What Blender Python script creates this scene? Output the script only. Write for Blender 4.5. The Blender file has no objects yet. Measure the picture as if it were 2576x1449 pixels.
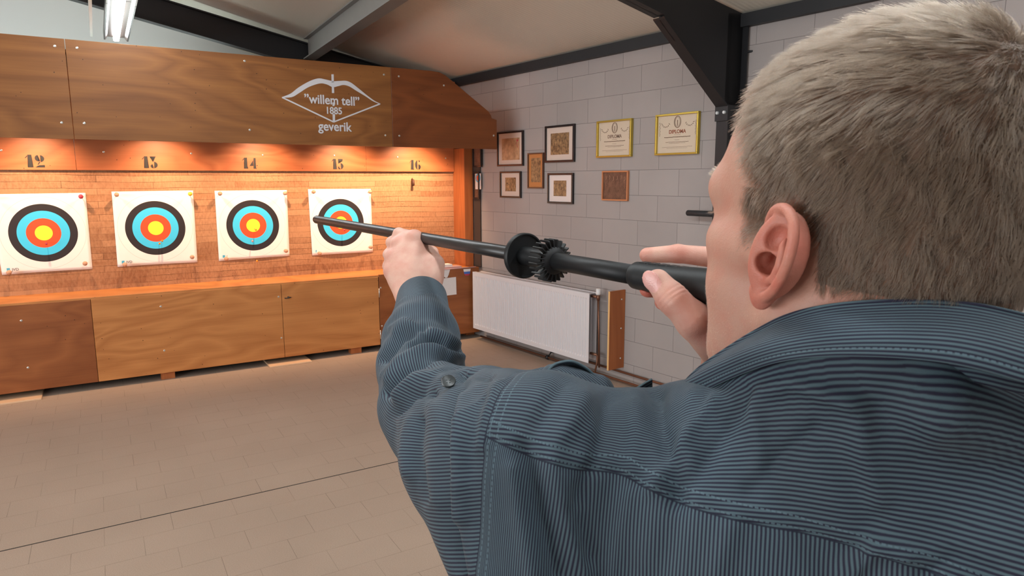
import bpy, bmesh, math, random
import numpy as np
from mathutils import Vector, Matrix
random.seed(7)
rng = np.random.default_rng(11)
SC = bpy.context.scene
COL = SC.collection

# ------------------------------------------------------------------ camera
CAM_H = 1.72
YAW, PITCH, ROLL = math.radians(36.865), math.radians(-9.013), math.radians(-0.14)
FPX = 1711.7
_F = np.array([math.sin(YAW)*math.cos(PITCH), math.cos(YAW)*math.cos(PITCH), math.sin(PITCH)])
_R = np.array([math.cos(YAW), -math.sin(YAW), 0.0])
_U = np.cross(_R, _F)
RT = _R*math.cos(ROLL)+_U*math.sin(ROLL)
UP = -_R*math.sin(ROLL)+_U*math.cos(ROLL)
FW = _F
cam_data = bpy.data.cameras.new('camera')
cam_data.sensor_width = 36.0
cam_data.lens = FPX/2576*36
cam_data.clip_start = 0.02
cam = bpy.data.objects.new('camera', cam_data)
COL.objects.link(cam)
cam.matrix_world = Matrix(((RT[0], UP[0], -FW[0], 0), (RT[1], UP[1], -FW[1], 0), (RT[2], UP[2], -FW[2], CAM_H), (0, 0, 0, 1)))
SC.camera = cam
cam_data.dof.use_dof = True
cam_data.dof.focus_distance = 1.6
cam_data.dof.aperture_fstop = 28.0
CAMP = np.array([0, 0, CAM_H])

# ------------------------------------------------------------------ colour management, world
SC.view_settings.view_transform = 'Standard'
SC.view_settings.look = 'None'
SC.view_settings.exposure = 0.0
SC.view_settings.gamma = 1.0
SC.cycles.use_denoising = True
SC.cycles.max_bounces = 6
world = bpy.data.worlds.new('world')
SC.world = world
world.use_nodes = True
world.node_tree.nodes['Background'].inputs[0].default_value = (0.55, 0.65, 0.8, 1)
world.node_tree.nodes['Background'].inputs[1].default_value = 0.3

# ------------------------------------------------------------------ frames of the place
def at(px, py, depth):
    """a point of the place, surveyed by bearing and distance"""
    return CAMP + RT*((px-1288)/FPX*depth) + UP*((724.5-py)/FPX*depth) + FW*depth
DEL = math.radians(-5.763)
XD = np.array([math.cos(DEL), math.sin(DEL), 0.0])     # along the row of targets
ND = np.array([-math.sin(DEL), math.cos(DEL), 0.0])    # towards the targets
def S(u, D, z):
    return XD*u + ND*D + np.array([0, 0, z])
STAND = Matrix(((XD[0], ND[0], 0, 0), (XD[1], ND[1], 0, 0), (0, 0, 1, 0), (0, 0, 0, 1)))
WX = 4.19                                             # face of the block wall

# ------------------------------------------------------------------ lights
def area(name, loc, target, sx, sy, power, col, spread=180):
    l = bpy.data.lights.new(name, 'AREA'); l.shape = 'RECTANGLE'; l.size = sx; l.size_y = sy
    l.energy = power; l.color = col; l.spread = math.radians(spread)
    o = bpy.data.objects.new(name, l); COL.objects.link(o)
    o.location = loc
    d = Vector(target)-Vector(loc)
    o.rotation_euler = d.to_track_quat('-Z', 'Y').to_euler()
    return o
LAMP_COL = (0.90, 0.97, 1.0)
# soft area lights added behind the camera and by the left side wall
area('added_area_light', (-1.8, -2.9, 1.9), (0.6, 1.5, 1.5), 3.0, 1.8, 10, (0.90, 0.95, 1.0))
area('added_area_light', (-5.6, 2.2, 1.7), (2.0, 3.0, 2.2), 5.0, 1.6, 285, (0.93, 0.97, 1.0))
SPOT_U = [-1.35, -0.42, 0.50, 1.36, 2.19, 2.92]

# ------------------------------------------------------------------ material helpers
def nt(name):
    m = bpy.data.materials.new(name); m.use_nodes = True
    t = m.node_tree; b = t.nodes['Principled BSDF']
    return m, t, b
def N(t, typ, **k):
    n = t.nodes.new(typ)
    for a, v in k.items():
        if a == 'inp':
            for i, x in v.items():
                n.inputs[i].default_value = x
        else:
            setattr(n, a, v)
    return n
def L(t, a, b):
    t.links.new(a, b)
def srgb(r, g, b):
    f = lambda c: (c/255/12.92) if c/255 <= 0.04045 else ((c/255+0.055)/1.055)**2.4
    return (f(r), f(g), f(b), 1.0)
def plain(name, col, rough=0.5, metal=0.0, spec=0.5, emit=None, estr=0.0, noise=0.0, nscale=20.0, bump=0.0):
    m, t, b = nt(name)
    b.inputs['Base Color'].default_value = col
    b.inputs['Roughness'].default_value = rough
    b.inputs['Metallic'].default_value = metal
    b.inputs['Specular IOR Level'].default_value = spec
    if emit:
        b.inputs['Emission Color'].default_value = emit
        b.inputs['Emission Strength'].default_value = estr
    if noise or bump:
        tc = N(t, 'ShaderNodeTexCoord')
        nz = N(t, 'ShaderNodeTexNoise', inp={'Scale': nscale, 'Detail': 6.0})
        L(t, tc.outputs['Object'], nz.inputs['Vector'])
        if noise:
            mr = N(t, 'ShaderNodeMapRange', inp={'To Min': 1-noise, 'To Max': 1+noise})
            L(t, nz.outputs['Fac'], mr.inputs['Value'])
            mx = N(t, 'ShaderNodeVectorMath', operation='SCALE')
            mx.inputs[0].default_value = col[:3]
            L(t, mr.outputs[0], mx.inputs['Scale'])
            L(t, mx.outputs[0], b.inputs['Base Color'])
        if bump:
            bp = N(t, 'ShaderNodeBump', inp={'Strength': 1.0, 'Distance': bump})
            L(t, nz.outputs['Fac'], bp.inputs['Height'])
            L(t, bp.outputs[0], b.inputs['Normal'])
    return m
def ramp(t, stops, interp='LINEAR'):
    r = N(t, 'ShaderNodeValToRGB'); r.color_ramp.interpolation = interp
    e = r.color_ramp.elements
    while len(e) < len(stops):
        e.new(0.5)
    for i, (p, c) in enumerate(stops):
        e[i].position = p; e[i].color = c
    return r

# ------------------------------------------------------------------ mesh helpers
def world_of(o):
    m = o.matrix_parent_inverse @ o.matrix_basis
    return world_of(o.parent) @ m if o.parent else o.matrix_basis.copy()
def link(name, me, mat=None, parent=None):
    o = bpy.data.objects.new(name, me); COL.objects.link(o)
    if mat is not None:
        for mm in (mat if isinstance(mat, (list, tuple)) else [mat]):
            me.materials.append(mm)
    if parent is not None:
        o.parent = parent
        o.matrix_parent_inverse = world_of(parent).inverted()
    return o
def tag(o, label=None, cat=None, group=None, kind=None):
    if label: o['label'] = label
    if cat: o['category'] = cat
    if group: o['group'] = group
    if kind: o['kind'] = kind
    return o
def empty(name, loc=(0, 0, 0), mat=None):
    o = bpy.data.objects.new(name, None); COL.objects.link(o)
    o.empty_display_size = 0.05
    if mat is not None: o.matrix_basis = mat
    else: o.location = loc
    return o
def bm_box(bm, lo, hi, M=None):
    vs = []
    for x in (lo[0], hi[0]):
        for y in (lo[1], hi[1]):
            for z in (lo[2], hi[2]):
                p = Vector((x, y, z))
                vs.append(bm.verts.new(M @ p if M else p))
    for f in ((0, 1, 3, 2), (4, 6, 7, 5), (0, 4, 5, 1), (2, 3, 7, 6), (0, 2, 6, 4), (1, 5, 7, 3)):
        bm.faces.new([vs[i] for i in f])
def bm_done(bm, name, mat=None, parent=None, smooth=False, bevel=0, seg=2):
    bmesh.ops.recalc_face_normals(bm, faces=bm.faces)
    me = bpy.data.meshes.new(name); bm.to_mesh(me); bm.free()
    if smooth:
        me.polygons.foreach_set('use_smooth', [True]*len(me.polygons))
    o = link(name, me, mat, parent)
    if bevel:
        md = o.modifiers.new('bevel', 'BEVEL'); md.width = bevel; md.segments = seg; md.limit_method = 'ANGLE'
    return o
def box(name, lo, hi, mat=None, parent=None, M=None, bevel=0):
    bm = bmesh.new(); bm_box(bm, lo, hi, M)
    return bm_done(bm, name, mat, parent, bevel=bevel)
def frame_from(d):
    d = Vector(d).normalized()
    a = Vector((0, 0, 1)) if abs(d.z) < 0.9 else Vector((1, 0, 0))
    x = a.cross(d).normalized(); y = d.cross(x)
    return x, y, d
def bm_tube(bm, pts, rad, n=16, cap=True):
    """tube through pts with radius (scalar or list)"""
    pts = [Vector(p) for p in pts]
    rs = [rad]*len(pts) if not hasattr(rad, '__len__') else rad
    rings = []
    x = None
    for i, p in enumerate(pts):
        d = (pts[min(i+1, len(pts)-1)]-pts[max(i-1, 0)])
        if d.length < 1e-9:
            d = pts[-1]-pts[0]
        d.normalize()
        if x is None:
            x, y, _ = frame_from(d)
        else:
            x = (x-d*x.dot(d)).normalized(); y = d.cross(x)
        rings.append([bm.verts.new(p+(x*math.cos(2*math.pi*k/n)+y*math.sin(2*math.pi*k/n))*rs[i]) for k in range(n)])
    for a, b in zip(rings, rings[1:]):
        for k in range(n):
            bm.faces.new((a[k], a[(k+1) % n], b[(k+1) % n], b[k]))
    if cap:
        bm.faces.new(rings[0][::-1]); bm.faces.new(rings[-1])
def tube(name, pts, rad, mat=None, parent=None, n=16):
    bm = bmesh.new(); bm_tube(bm, pts, rad, n)
    return bm_done(bm, name, mat, parent, smooth=True)
def bm_prism(bm, outline, M, t0, t1):
    """outline: 2-D points in the plane of M's x and z axes, thickness along its y axis"""
    a = [bm.verts.new(M @ Vector((x, t0, z))) for x, z in outline]
    b = [bm.verts.new(M @ Vector((x, t1, z))) for x, z in outline]
    bm.faces.new(a); bm.faces.new(b[::-1])
    n = len(a)
    for i in range(n):
        bm.faces.new((a[i], b[i], b[(i+1) % n], a[(i+1) % n]))
def text_mesh(name, body, size, M, mat, parent, bold=0.0, align='CENTER', thick=0.0008, xs=1.0):
    cu = bpy.data.curves.new(name, 'FONT'); cu.body = body; cu.size = size
    cu.align_x = align; cu.extrude = thick; cu.offset = bold
    o = bpy.data.objects.new(name, cu); COL.objects.link(o)
    bpy.context.view_layer.update()
    me = bpy.data.meshes.new_from_object(o.evaluated_get(bpy.context.evaluated_depsgraph_get()))
    bpy.data.objects.remove(o); bpy.data.curves.remove(cu)
    me.name = name
    # font plane xy -> x, z of the target frame, front towards -y
    T = M @ Matrix(((xs, 0, 0, 0), (0, 0, -1, 0), (0, 1, 0, 0), (0, 0, 0, 1)))
    me.transform(T)
    me.materials.clear()
    return link(name, me, mat, parent)

# ================================================================== the room
def stand_coords(t):
    """texture coordinates in metres in the frame of the target stand (u, D, z)"""
    g = N(t, 'ShaderNodeNewGeometry')
    vr = N(t, 'ShaderNodeVectorRotate', rotation_type='Z_AXIS')
    vr.inputs['Angle'].default_value = -DEL
    L(t, g.outputs['Position'], vr.inputs['Vector'])
    return vr.outputs[0]
def block_material():
    m, t, b = nt('painted_blockwork')
    g = N(t, 'ShaderNodeNewGeometry')
    sp = N(t, 'ShaderNodeSeparateXYZ'); L(t, g.outputs['Position'], sp.inputs[0])
    ya = N(t, 'ShaderNodeMath', operation='ADD', inp={1: -3.249+8.2}); L(t, sp.outputs['Y'], ya.inputs[0])
    za = N(t, 'ShaderNodeMath', operation='ADD', inp={1: -0.159+0.205}); L(t, sp.outputs['Z'], za.inputs[0])
    cb = N(t, 'ShaderNodeCombineXYZ'); L(t, ya.outputs[0], cb.inputs[0]); L(t, za.outputs[0], cb.inputs[1])
    br = N(t, 'ShaderNodeTexBrick', offset=0.5, inp={'Scale': 1.0, 'Mortar Size': 0.0022, 'Mortar Smooth': 0.6, 'Bias': 0.0, 'Brick Width': 0.41, 'Row Height': 0.205})
    br.inputs['Color1'].default_value = (1, 1, 1, 1); br.inputs['Color2'].default_value = (0.86, 0.86, 0.87, 1)
    L(t, cb.outputs[0], br.inputs['Vector'])
    nz = N(t, 'ShaderNodeTexNoise', inp={'Scale': 2.2, 'Detail': 5.0}); L(t, g.outputs['Position'], nz.inputs['Vector'])
    fine = N(t, 'ShaderNodeTexNoise', inp={'Scale': 170.0, 'Detail': 4.0}); L(t, g.outputs['Position'], fine.inputs['Vector'])
    mix = N(t, 'ShaderNodeMix', data_type='RGBA', blend_type='MIX')
    mix.inputs['A'].default_value = srgb(153, 145, 142); mix.inputs['B'].default_value = srgb(170, 160, 156)
    L(t, nz.outputs['Fac'], mix.inputs['Factor'])
    mu = N(t, 'ShaderNodeMix', data_type='RGBA', blend_type='MULTIPLY'); mu.inputs['Factor'].default_value = 0.5
    L(t, mix.outputs['Result'], mu.inputs['A']); L(t, br.outputs['Color'], mu.inputs['B'])
    mm = N(t, 'ShaderNodeMix', data_type='RGBA'); L(t, br.outputs['Fac'], mm.inputs['Factor'])
    L(t, mu.outputs['Result'], mm.inputs['A']); mm.inputs['B'].default_value = srgb(126, 118, 117)
    L(t, mm.outputs['Result'], b.inputs['Base Color'])
    b.inputs['Roughness'].default_value = 0.75
    h = N(t, 'ShaderNodeMath', operation='MULTIPLY', inp={1: -0.004}); L(t, br.outputs['Fac'], h.inputs[0])
    h2 = N(t, 'ShaderNodeMath', operation='MULTIPLY_ADD', inp={1: 0.0010}); L(t, fine.outputs['Fac'], h2.inputs[0]); L(t, h.outputs[0], h2.inputs[2])
    bp = N(t, 'ShaderNodeBump', inp={'Strength': 0.6, 'Distance': 1.0}); L(t, h2.outputs[0], bp.inputs['Height'])
    L(t, bp.outputs[0], b.inputs['Normal'])
    return m
def floor_material():
    m, t, b = nt('rubber_tiles')
    v = stand_coords(t)
    ad = N(t, 'ShaderNodeVectorMath', operation='ADD'); ad.inputs[1].default_value = (0.11, -3.785+20*0.197, 0); L(t, v, ad.inputs[0])
    def brick(size, smooth):
        br = N(t, 'ShaderNodeTexBrick', offset=0.45, inp={'Scale': 1.0, 'Mortar Size': size, 'Mortar Smooth': smooth, 'Brick Width': 0.298, 'Row Height': 0.197})
        br.inputs['Color1'].default_value = (1, 1, 1, 1); br.inputs['Color2'].default_value = (0.95, 0.945, 0.94, 1)
        L(t, ad.outputs[0], br.inputs['Vector']); return br
    br = brick(0.0010, 0.3)
    low = N(t, 'ShaderNodeTexNoise', inp={'Scale': 1.1, 'Detail': 4.0}); L(t, v, low.inputs['Vector'])
    vis = N(t, 'ShaderNodeTexNoise', inp={'Scale': 3.7, 'Detail': 2.0}); L(t, v, vis.inputs['Vector'])
    vr = N(t, 'ShaderNodeMapRange', inp={'From Min': 0.47, 'From Max': 0.60, 'To Min': 0.0, 'To Max': 0.38}); L(t, vis.outputs['Fac'], vr.inputs['Value'])
    jf = N(t, 'ShaderNodeMath', operation='MULTIPLY'); L(t, br.outputs['Fac'], jf.inputs[0]); L(t, vr.outputs[0], jf.inputs[1])
    sp = N(t, 'ShaderNodeSeparateXYZ'); L(t, v, sp.inputs[0])
    # the wide expansion joint
    e1 = N(t, 'ShaderNodeMath', operation='SUBTRACT', inp={1: 3.788}); L(t, sp.outputs['Y'], e1.inputs[0])
    e2 = N(t, 'ShaderNodeMath', operation='ABSOLUTE'); L(t, e1.outputs[0], e2.inputs[0])
    e3 = N(t, 'ShaderNodeMath', operation='LESS_THAN', inp={1: 0.0048}); L(t, e2.outputs[0], e3.inputs[0])
    jm = N(t, 'ShaderNodeMath', operation='MAXIMUM'); L(t, jf.outputs[0], jm.inputs[0]); L(t, e3.outputs[0], jm.inputs[1])
    fine = N(t, 'ShaderNodeTexNoise', inp={'Scale': 260.0, 'Detail': 3.0}); L(t, v, fine.inputs['Vector'])
    c = N(t, 'ShaderNodeMix', data_type='RGBA'); c.inputs['A'].default_value = srgb(158, 138, 122); c.inputs['B'].default_value = srgb(182, 161, 144)
    L(t, low.outputs['Fac'], c.inputs['Factor'])
    sc = N(t, 'ShaderNodeMapRange', inp={'To Min': 0.66, 'To Max': 1.34}); L(t, fine.outputs['Fac'], sc.inputs['Value'])
    c2 = N(t, 'ShaderNodeVectorMath', operation='SCALE'); L(t, c.outputs['Result'], c2.inputs[0]); L(t, sc.outputs[0], c2.inputs['Scale'])
    c3 = N(t, 'ShaderNodeMix', data_type='RGBA', blend_type='MULTIPLY'); c3.inputs['Factor'].default_value = 0.3
    L(t, c2.outputs[0], c3.inputs['A']); L(t, br.outputs['Color'], c3.inputs['B'])
    mm = N(t, 'ShaderNodeMix', data_type='RGBA'); L(t, jm.outputs[0], mm.inputs['Factor']); L(t, c3.outputs['Result'], mm.inputs['A'])
    mm.inputs['B'].default_value = srgb(48, 44, 42)
    L(t, mm.outputs['Result'], b.inputs['Base Color']); b.inputs['Roughness'].default_value = 0.78
    b.inputs['Specular IOR Level'].default_value = 0.25
    h = N(t, 'ShaderNodeMath', operation='MULTIPLY', inp={1: -0.002}); L(t, jm.outputs[0], h.inputs[0])
    h2 = N(t, 'ShaderNodeMath', operation='MULTIPLY_ADD', inp={1: 0.0006}); L(t, fine.outputs['Fac'], h2.inputs[0]); L(t, h.outputs[0], h2.inputs[2])
    bp = N(t, 'ShaderNodeBump', inp={'Strength': 0.7, 'Distance': 1.0}); L(t, h2.outputs[0], bp.inputs['Height']); L(t, bp.outputs[0], b.inputs['Normal'])
    return m
def wood_material(name, c1, c2, vertical=False, scale=1.0, rough=0.42, seed=0.0, dots=True, spec=0.4, contrast=1.0):
    m, t, b = nt(name)
    tc = N(t, 'ShaderNodeTexCoord')
    v = stand_coords(t)
    mp = N(t, 'ShaderNodeMapping'); mp.inputs['Location'].default_value = (seed, seed*0.7, seed*1.3)
    mp.inputs['Scale'].default_value = (3.0*scale, 3.0*scale, 0.5*scale) if vertical else (0.62*scale, 0.62*scale, 2.3*scale)
    L(t, v, mp.inputs['Vector'])
    n1 = N(t, 'ShaderNodeTexNoise', inp={'Scale': 1.0, 'Detail': 2.0, 'Distortion': 0.5}); L(t, mp.outputs[0], n1.inputs['Vector'])
    mulr = N(t, 'ShaderNodeMath', operation='MULTIPLY', inp={1: 17.0}); L(t, n1.outputs['Fac'], mulr.inputs[0])
    fr = N(t, 'ShaderNodeMath', operation='PINGPONG', inp={1: 1.0}); L(t, mulr.outputs[0], fr.inputs[0])
    mp2 = N(t, 'ShaderNodeMapping'); mp2.inputs['Scale'].default_value = (90, 90, 2.2) if vertical else (2.2, 2.2, 90); L(t, v, mp2.inputs['Vector'])
    n2 = N(t, 'ShaderNodeTexNoise', inp={'Scale': 1.0, 'Detail': 4.0}); L(t, mp2.outputs[0], n2.inputs['Vector'])
    n3 = N(t, 'ShaderNodeTexNoise', inp={'Scale': 0.9, 'Detail': 3.0}); L(t, mp.outputs[0], n3.inputs['Vector'])
    a = N(t, 'ShaderNodeMath', operation='MULTIPLY_ADD', inp={1: 0.36*contrast, 2: 0.02}); L(t, fr.outputs[0], a.inputs[0])
    a2 = N(t, 'ShaderNodeMath', operation='MULTIPLY_ADD', inp={1: 0.35*contrast}); L(t, n2.outputs['Fac'], a2.inputs[0]); L(t, a.outputs[0], a2.inputs[2])
    a3 = N(t, 'ShaderNodeMath', operation='MULTIPLY_ADD', inp={1: 0.6}); L(t, n3.outputs['Fac'], a3.inputs[0]); L(t, a2.outputs[0], a3.inputs[2])
    r = ramp(t, [(0.2, c1), (0.95, c2)]); L(t, a3.outputs[0], r.inputs[0])
    out = r.outputs[0]
    if dots:
        vo = N(t, 'ShaderNodeTexVoronoi', inp={'Scale': 17.0}); L(t, v, vo.inputs['Vector'])
        lt = N(t, 'ShaderNodeMath', operation='LESS_THAN', inp={1: 0.062}); L(t, vo.outputs['Distance'], lt.inputs[0])
        sel = N(t, 'ShaderNodeSeparateColor'); L(t, vo.outputs['Color'], sel.inputs[0])
        gt = N(t, 'ShaderNodeMath', operation='GREATER_THAN', inp={1: 0.45}); L(t, sel.outputs[0], gt.inputs[0])
        ml = N(t, 'ShaderNodeMath', operation='MULTIPLY'); L(t, lt.outputs[0], ml.inputs[0]); L(t, gt.outputs[0], ml.inputs[1])
        mm = N(t, 'ShaderNodeMix', data_type='RGBA'); L(t, ml.outputs[0], mm.inputs['Factor']); L(t, out, mm.inputs['A']); mm.inputs['B'].default_value = srgb(60, 34, 20)
        out = mm.outputs['Result']
    L(t, out, b.inputs['Base Color'])
    b.inputs['Roughness'].default_value = rough; b.inputs['Specular IOR Level'].default_value = spec
    bp = N(t, 'ShaderNodeBump', inp={'Strength': 0.25, 'Distance': 0.001}); L(t, n2.outputs['Fac'], bp.inputs['Height']); L(t, bp.outputs[0], b.inputs['Normal'])
    return m
def butt_material():
    """stacked layers of pressed wood fibre, end on, shot full of holes"""
    m, t, b = nt('layered_fibre_board')
    v = stand_coords(t)
    sp = N(t, 'ShaderNodeSeparateXYZ'); L(t, v, sp.inputs[0])
    wob = N(t, 'ShaderNodeTexNoise', inp={'Scale': 1.3, 'Detail': 3.0}); L(t, v, wob.inputs['Vector'])
    za = N(t, 'ShaderNodeMath', operation='MULTIPLY_ADD', inp={1: 0.045}); L(t, wob.outputs['Fac'], za.inputs[0]); L(t, sp.outputs['Z'], za.inputs[2])
    cb = N(t, 'ShaderNodeCombineXYZ'); L(t, sp.outputs['X'], cb.inputs[0]); L(t, za.outputs[0], cb.inputs[1])
    br = N(t, 'ShaderNodeTexBrick', offset=0.37, offset_frequency=2, squash=0.6, squash_frequency=3, inp={'Scale': 1.0, 'Mortar Size': 0.0016, 'Mortar Smooth': 0.5, 'Brick Width': 1.15, 'Row Height': 0.056})
    br.inputs['Color1'].default_value = (0, 0, 0, 1); br.inputs['Color2'].default_value = (1, 1, 1, 1); br.inputs['Mortar'].default_value = (0.5, 0.5, 0.5, 1)
    L(t, cb.outputs[0], br.inputs['Vector'])
    br2 = N(t, 'ShaderNodeTexBrick', offset=0.5, inp={'Scale': 1.0, 'Mortar Size': 0.001, 'Brick Width': 0.075, 'Row Height': 0.056})
    br2.inputs['Color1'].default_value = (0, 0, 0, 1); br2.inputs['Color2'].default_value = (1, 1, 1, 1); L(t, cb.outputs[0], br2.inputs['Vector'])
    mp = N(t, 'ShaderNodeMapping'); mp.inputs['Scale'].default_value = (60, 60, 26); L(t, v, mp.inputs['Vector'])
    fib = N(t, 'ShaderNodeTexNoise', inp={'Scale': 1.0, 'Detail': 5.0, 'Roughness': 0.65}); L(t, mp.outputs[0], fib.inputs['Vector'])
    big = N(t, 'ShaderNodeTexNoise', inp={'Scale': 2.4, 'Detail': 5.0}); L(t, v, big.inputs['Vector'])
    bw = N(t, 'ShaderNodeRGBToBW'); L(t, br.outputs['Color'], bw.inputs[0])
    bw2 = N(t, 'ShaderNodeRGBToBW'); L(t, br2.outputs['Color'], bw2.inputs[0])
    sel = N(t, 'ShaderNodeMapRange', inp={'From Min': 0.56, 'From Max': 0.62}); L(t, big.outputs['Fac'], sel.inputs['Value'])
    s2 = N(t, 'ShaderNodeMath', operation='MULTIPLY'); L(t, bw2.outputs[0], s2.inputs[0]); L(t, sel.outputs[0], s2.inputs[1])
    a = N(t, 'ShaderNodeMath', operation='MULTIPLY_ADD', inp={1: 0.22, 2: 0.12}); L(t, bw.outputs[0], a.inputs[0])
    a2 = N(t, 'ShaderNodeMath', operation='MULTIPLY_ADD', inp={1: 0.55}); L(t, fib.outputs['Fac'], a2.inputs[0]); L(t, a.outputs[0], a2.inputs[2])
    a3 = N(t, 'ShaderNodeMath', operation='MULTIPLY_ADD', inp={1: 0.5}); L(t, big.outputs['Fac'], a3.inputs[0]); L(t, a2.outputs[0], a3.inputs[2])
    a4 = N(t, 'ShaderNodeMath', operation='MULTIPLY_ADD', inp={1: -0.05}); L(t, s2.outputs[0], a4.inputs[0]); L(t, a3.outputs[0], a4.inputs[2])
    r = ramp(t, [(0.28, srgb(92, 58, 34)), (0.5, srgb(136, 90, 60)), (0.85, srgb(182, 134, 98))]); L(t, a4.outputs[0], r.inputs[0])
    hn = N(t, 'ShaderNodeTexNoise', inp={'Scale': 3.0, 'Detail': 2.0}); L(t, v, hn.inputs['Vector'])
    vo = N(t, 'ShaderNodeTexVoronoi', inp={'Scale': 62.0}); L(t, v, vo.inputs['Vector'])
    th = N(t, 'ShaderNodeMapRange', inp={'From Min': 0.4, 'From Max': 0.7, 'To Min': 0.02, 'To Max': 0.22}); L(t, hn.outputs['Fac'], th.inputs['Value'])
    lt = N(t, 'ShaderNodeMath', operation='LESS_THAN'); L(t, vo.outputs['Distance'], lt.inputs[0]); L(t, th.outputs[0], lt.inputs[1])
    ml = N(t, 'ShaderNodeMath', operation='MULTIPLY', inp={1: 0.55}); L(t, lt.outputs[0], ml.inputs[0])
    mv = N(t, 'ShaderNodeMapRange', inp={'From Min': 0.42, 'From Max': 0.6, 'To Min': 0.3, 'To Max': 0.9}); L(t, hn.outputs['Fac'], mv.inputs['Value'])
    mo = N(t, 'ShaderNodeMath', operation='MULTIPLY'); L(t, br.outputs['Fac'], mo.inputs[0]); L(t, mv.outputs[0], mo.inputs[1])
    mx = N(t, 'ShaderNodeMath', operation='MAXIMUM'); L(t, ml.outputs[0], mx.inputs[0]); L(t, mo.outputs[0], mx.inputs[1])
    mm = N(t, 'ShaderNodeMix', data_type='RGBA'); L(t, mx.outputs[0], mm.inputs['Factor']); L(t, r.outputs[0], mm.inputs['A']); mm.inputs['B'].default_value = srgb(66, 40, 24)
    L(t, mm.outputs['Result'], b.inputs['Base Color']); b.inputs['Roughness'].default_value = 0.7; b.inputs['Specular IOR Level'].default_value = 0.3
    h = N(t, 'ShaderNodeMath', operation='MULTIPLY', inp={1: -0.006}); L(t, mx.outputs[0], h.inputs[0])
    h2 = N(t, 'ShaderNodeMath', operation='MULTIPLY_ADD', inp={1: 0.007}); L(t, a3.outputs[0], h2.inputs[0]); L(t, h.outputs[0], h2.inputs[2])
    bp = N(t, 'ShaderNodeBump', inp={'Strength': 0.8, 'Distance': 1.0}); L(t, h2.outputs[0], bp.inputs['Height']); L(t, bp.outputs[0], b.inputs['Normal'])
    return m
M_block = block_material()
M_floor = floor_material()
M_wood = wood_material('honey_plywood', srgb(104, 60, 28), srgb(148, 96, 50), seed=0.0)
M_wood2 = wood_material('red_plywood', srgb(122, 66, 34), srgb(168, 102, 58), seed=3.1, contrast=0.8)
M_wood3 = wood_material('tan_plywood', srgb(162, 98, 50), srgb(206, 140, 82), seed=7.7)
M_wood4 = wood_material('brown_plywood', srgb(92, 46, 20), srgb(128, 70, 34), seed=11.7, contrast=1.2)
M_board = wood_material('number_board_plywood', srgb(150, 80, 46), srgb(188, 114, 72), seed=5.2)
M_post = wood_material('varnished_post', srgb(146, 78, 40), srgb(180, 106, 60), vertical=True, seed=2.0, dots=False)
M_edge = plain('pale_plywood_edge', srgb(222, 176, 116), 0.6)
M_butt = butt_material()
M_steel = plain('dark_painted_steel', srgb(27, 27, 30), 0.5, noise=0.08, nscale=8)
M_steel2 = plain('grey_painted_steel', srgb(128, 126, 122), 0.45, noise=0.08, nscale=8)
M_ceil = None
def ceiling_material():
    m, t, b = nt('sheet_ceiling')
    v = stand_coords(t)
    sp = N(t, 'ShaderNodeSeparateXYZ'); L(t, v, sp.inputs[0])
    # fine profile running across the roof slope
    w = N(t, 'ShaderNodeTexWave', wave_type='BANDS', bands_direction='Y', inp={'Scale': 9.0, 'Distortion': 0.0}); L(t, v, w.inputs['Vector'])
    n = N(t, 'ShaderNodeTexNoise', inp={'Scale': 0.8, 'Detail': 3.0}); L(t, v, n.inputs['Vector'])
    c = N(t, 'ShaderNodeMix', data_type='RGBA'); c.inputs['A'].default_value = srgb(208, 200, 186); c.inputs['B'].default_value = srgb(222, 214, 200)
    L(t, n.outputs['Fac'], c.inputs['Factor']); L(t, c.outputs['Result'], b.inputs['Base Color'])
    b.inputs['Roughness'].default_value = 0.38
    bp = N(t, 'ShaderNodeBump', inp={'Strength': 0.3, 'Distance': 0.002}); L(t, w.outputs['Fac'], bp.inputs['Height']); L(t, bp.outputs[0], b.inputs['Normal'])
    return m
M_ceil = ceiling_material()
M_white = plain('white_paint', srgb(205, 205, 205), 0.6)
M_screw = plain('zinc_screw', srgb(215, 215, 210), 0.3, metal=0.8)
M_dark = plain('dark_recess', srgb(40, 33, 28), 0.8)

RX0, RX1, RY0, RY1 = -6.0, WX, -3.2, 8.6
def zceil(x): return 2.827 + 0.236*(WX-x) if x > -1.4 else 2.827+0.236*(WX+1.4) - 0.236*(-1.4-x)
tag(box('floor', (RX0-0.1, RY0-0.1, -0.1), (RX1+0.1, RY1+0.1, 0), M_floor), 'brown rubber tiled floor of the shooting range', 'floor', kind='structure')
tag(box('wall_right', (WX, RY0-0.1, 0), (WX+0.15, RY1+0.1, 2.95), M_block), 'light grey painted blockwork wall', 'wall', kind='structure')
def gable(name, y0, y1, mat, label):
    bm = bmesh.new()
    bm_prism(bm, [(RX0-0.1, 0), (RX1+0.1, 0), (RX1+0.1, zceil(RX1)+0.05), (-1.4, zceil(-1.4)+0.05), (RX0-0.1, zceil(RX0)+0.05)], Matrix.Identity(4), y0, y1)
    return tag(bm_done(bm, name, mat), label, 'wall', kind='structure')
gable('wall_back', RY1, RY1+0.1, M_white, 'pale end wall hidden behind the target stand')
gable('wall_front', RY0-0.1, RY0, M_white, 'pale end wall on the shooters\' side')
tag(box('wall_left', (RX0-0.1, RY0, 0), (RX0, RY1, 2.5), M_white), 'pale side wall on the far left', 'wall', kind='structure')
bm = bmesh.new()
bm_prism(bm, [(RX1+0.1, zceil(RX1)-0.02), (-1.4, zceil(-1.4)), (RX0-0.1, zceil(RX0)), (RX0-0.1, zceil(RX0)+0.1), (-1.4, zceil(-1.4)+0.1), (RX1+0.1, zceil(RX1)+0.1)], Matrix.Identity(4), RY0-0.1, RY1+0.1)
tag(bm_done(bm, 'ceiling', M_ceil), 'sloping cream sheet ceiling', 'ceiling', kind='structure')

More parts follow.
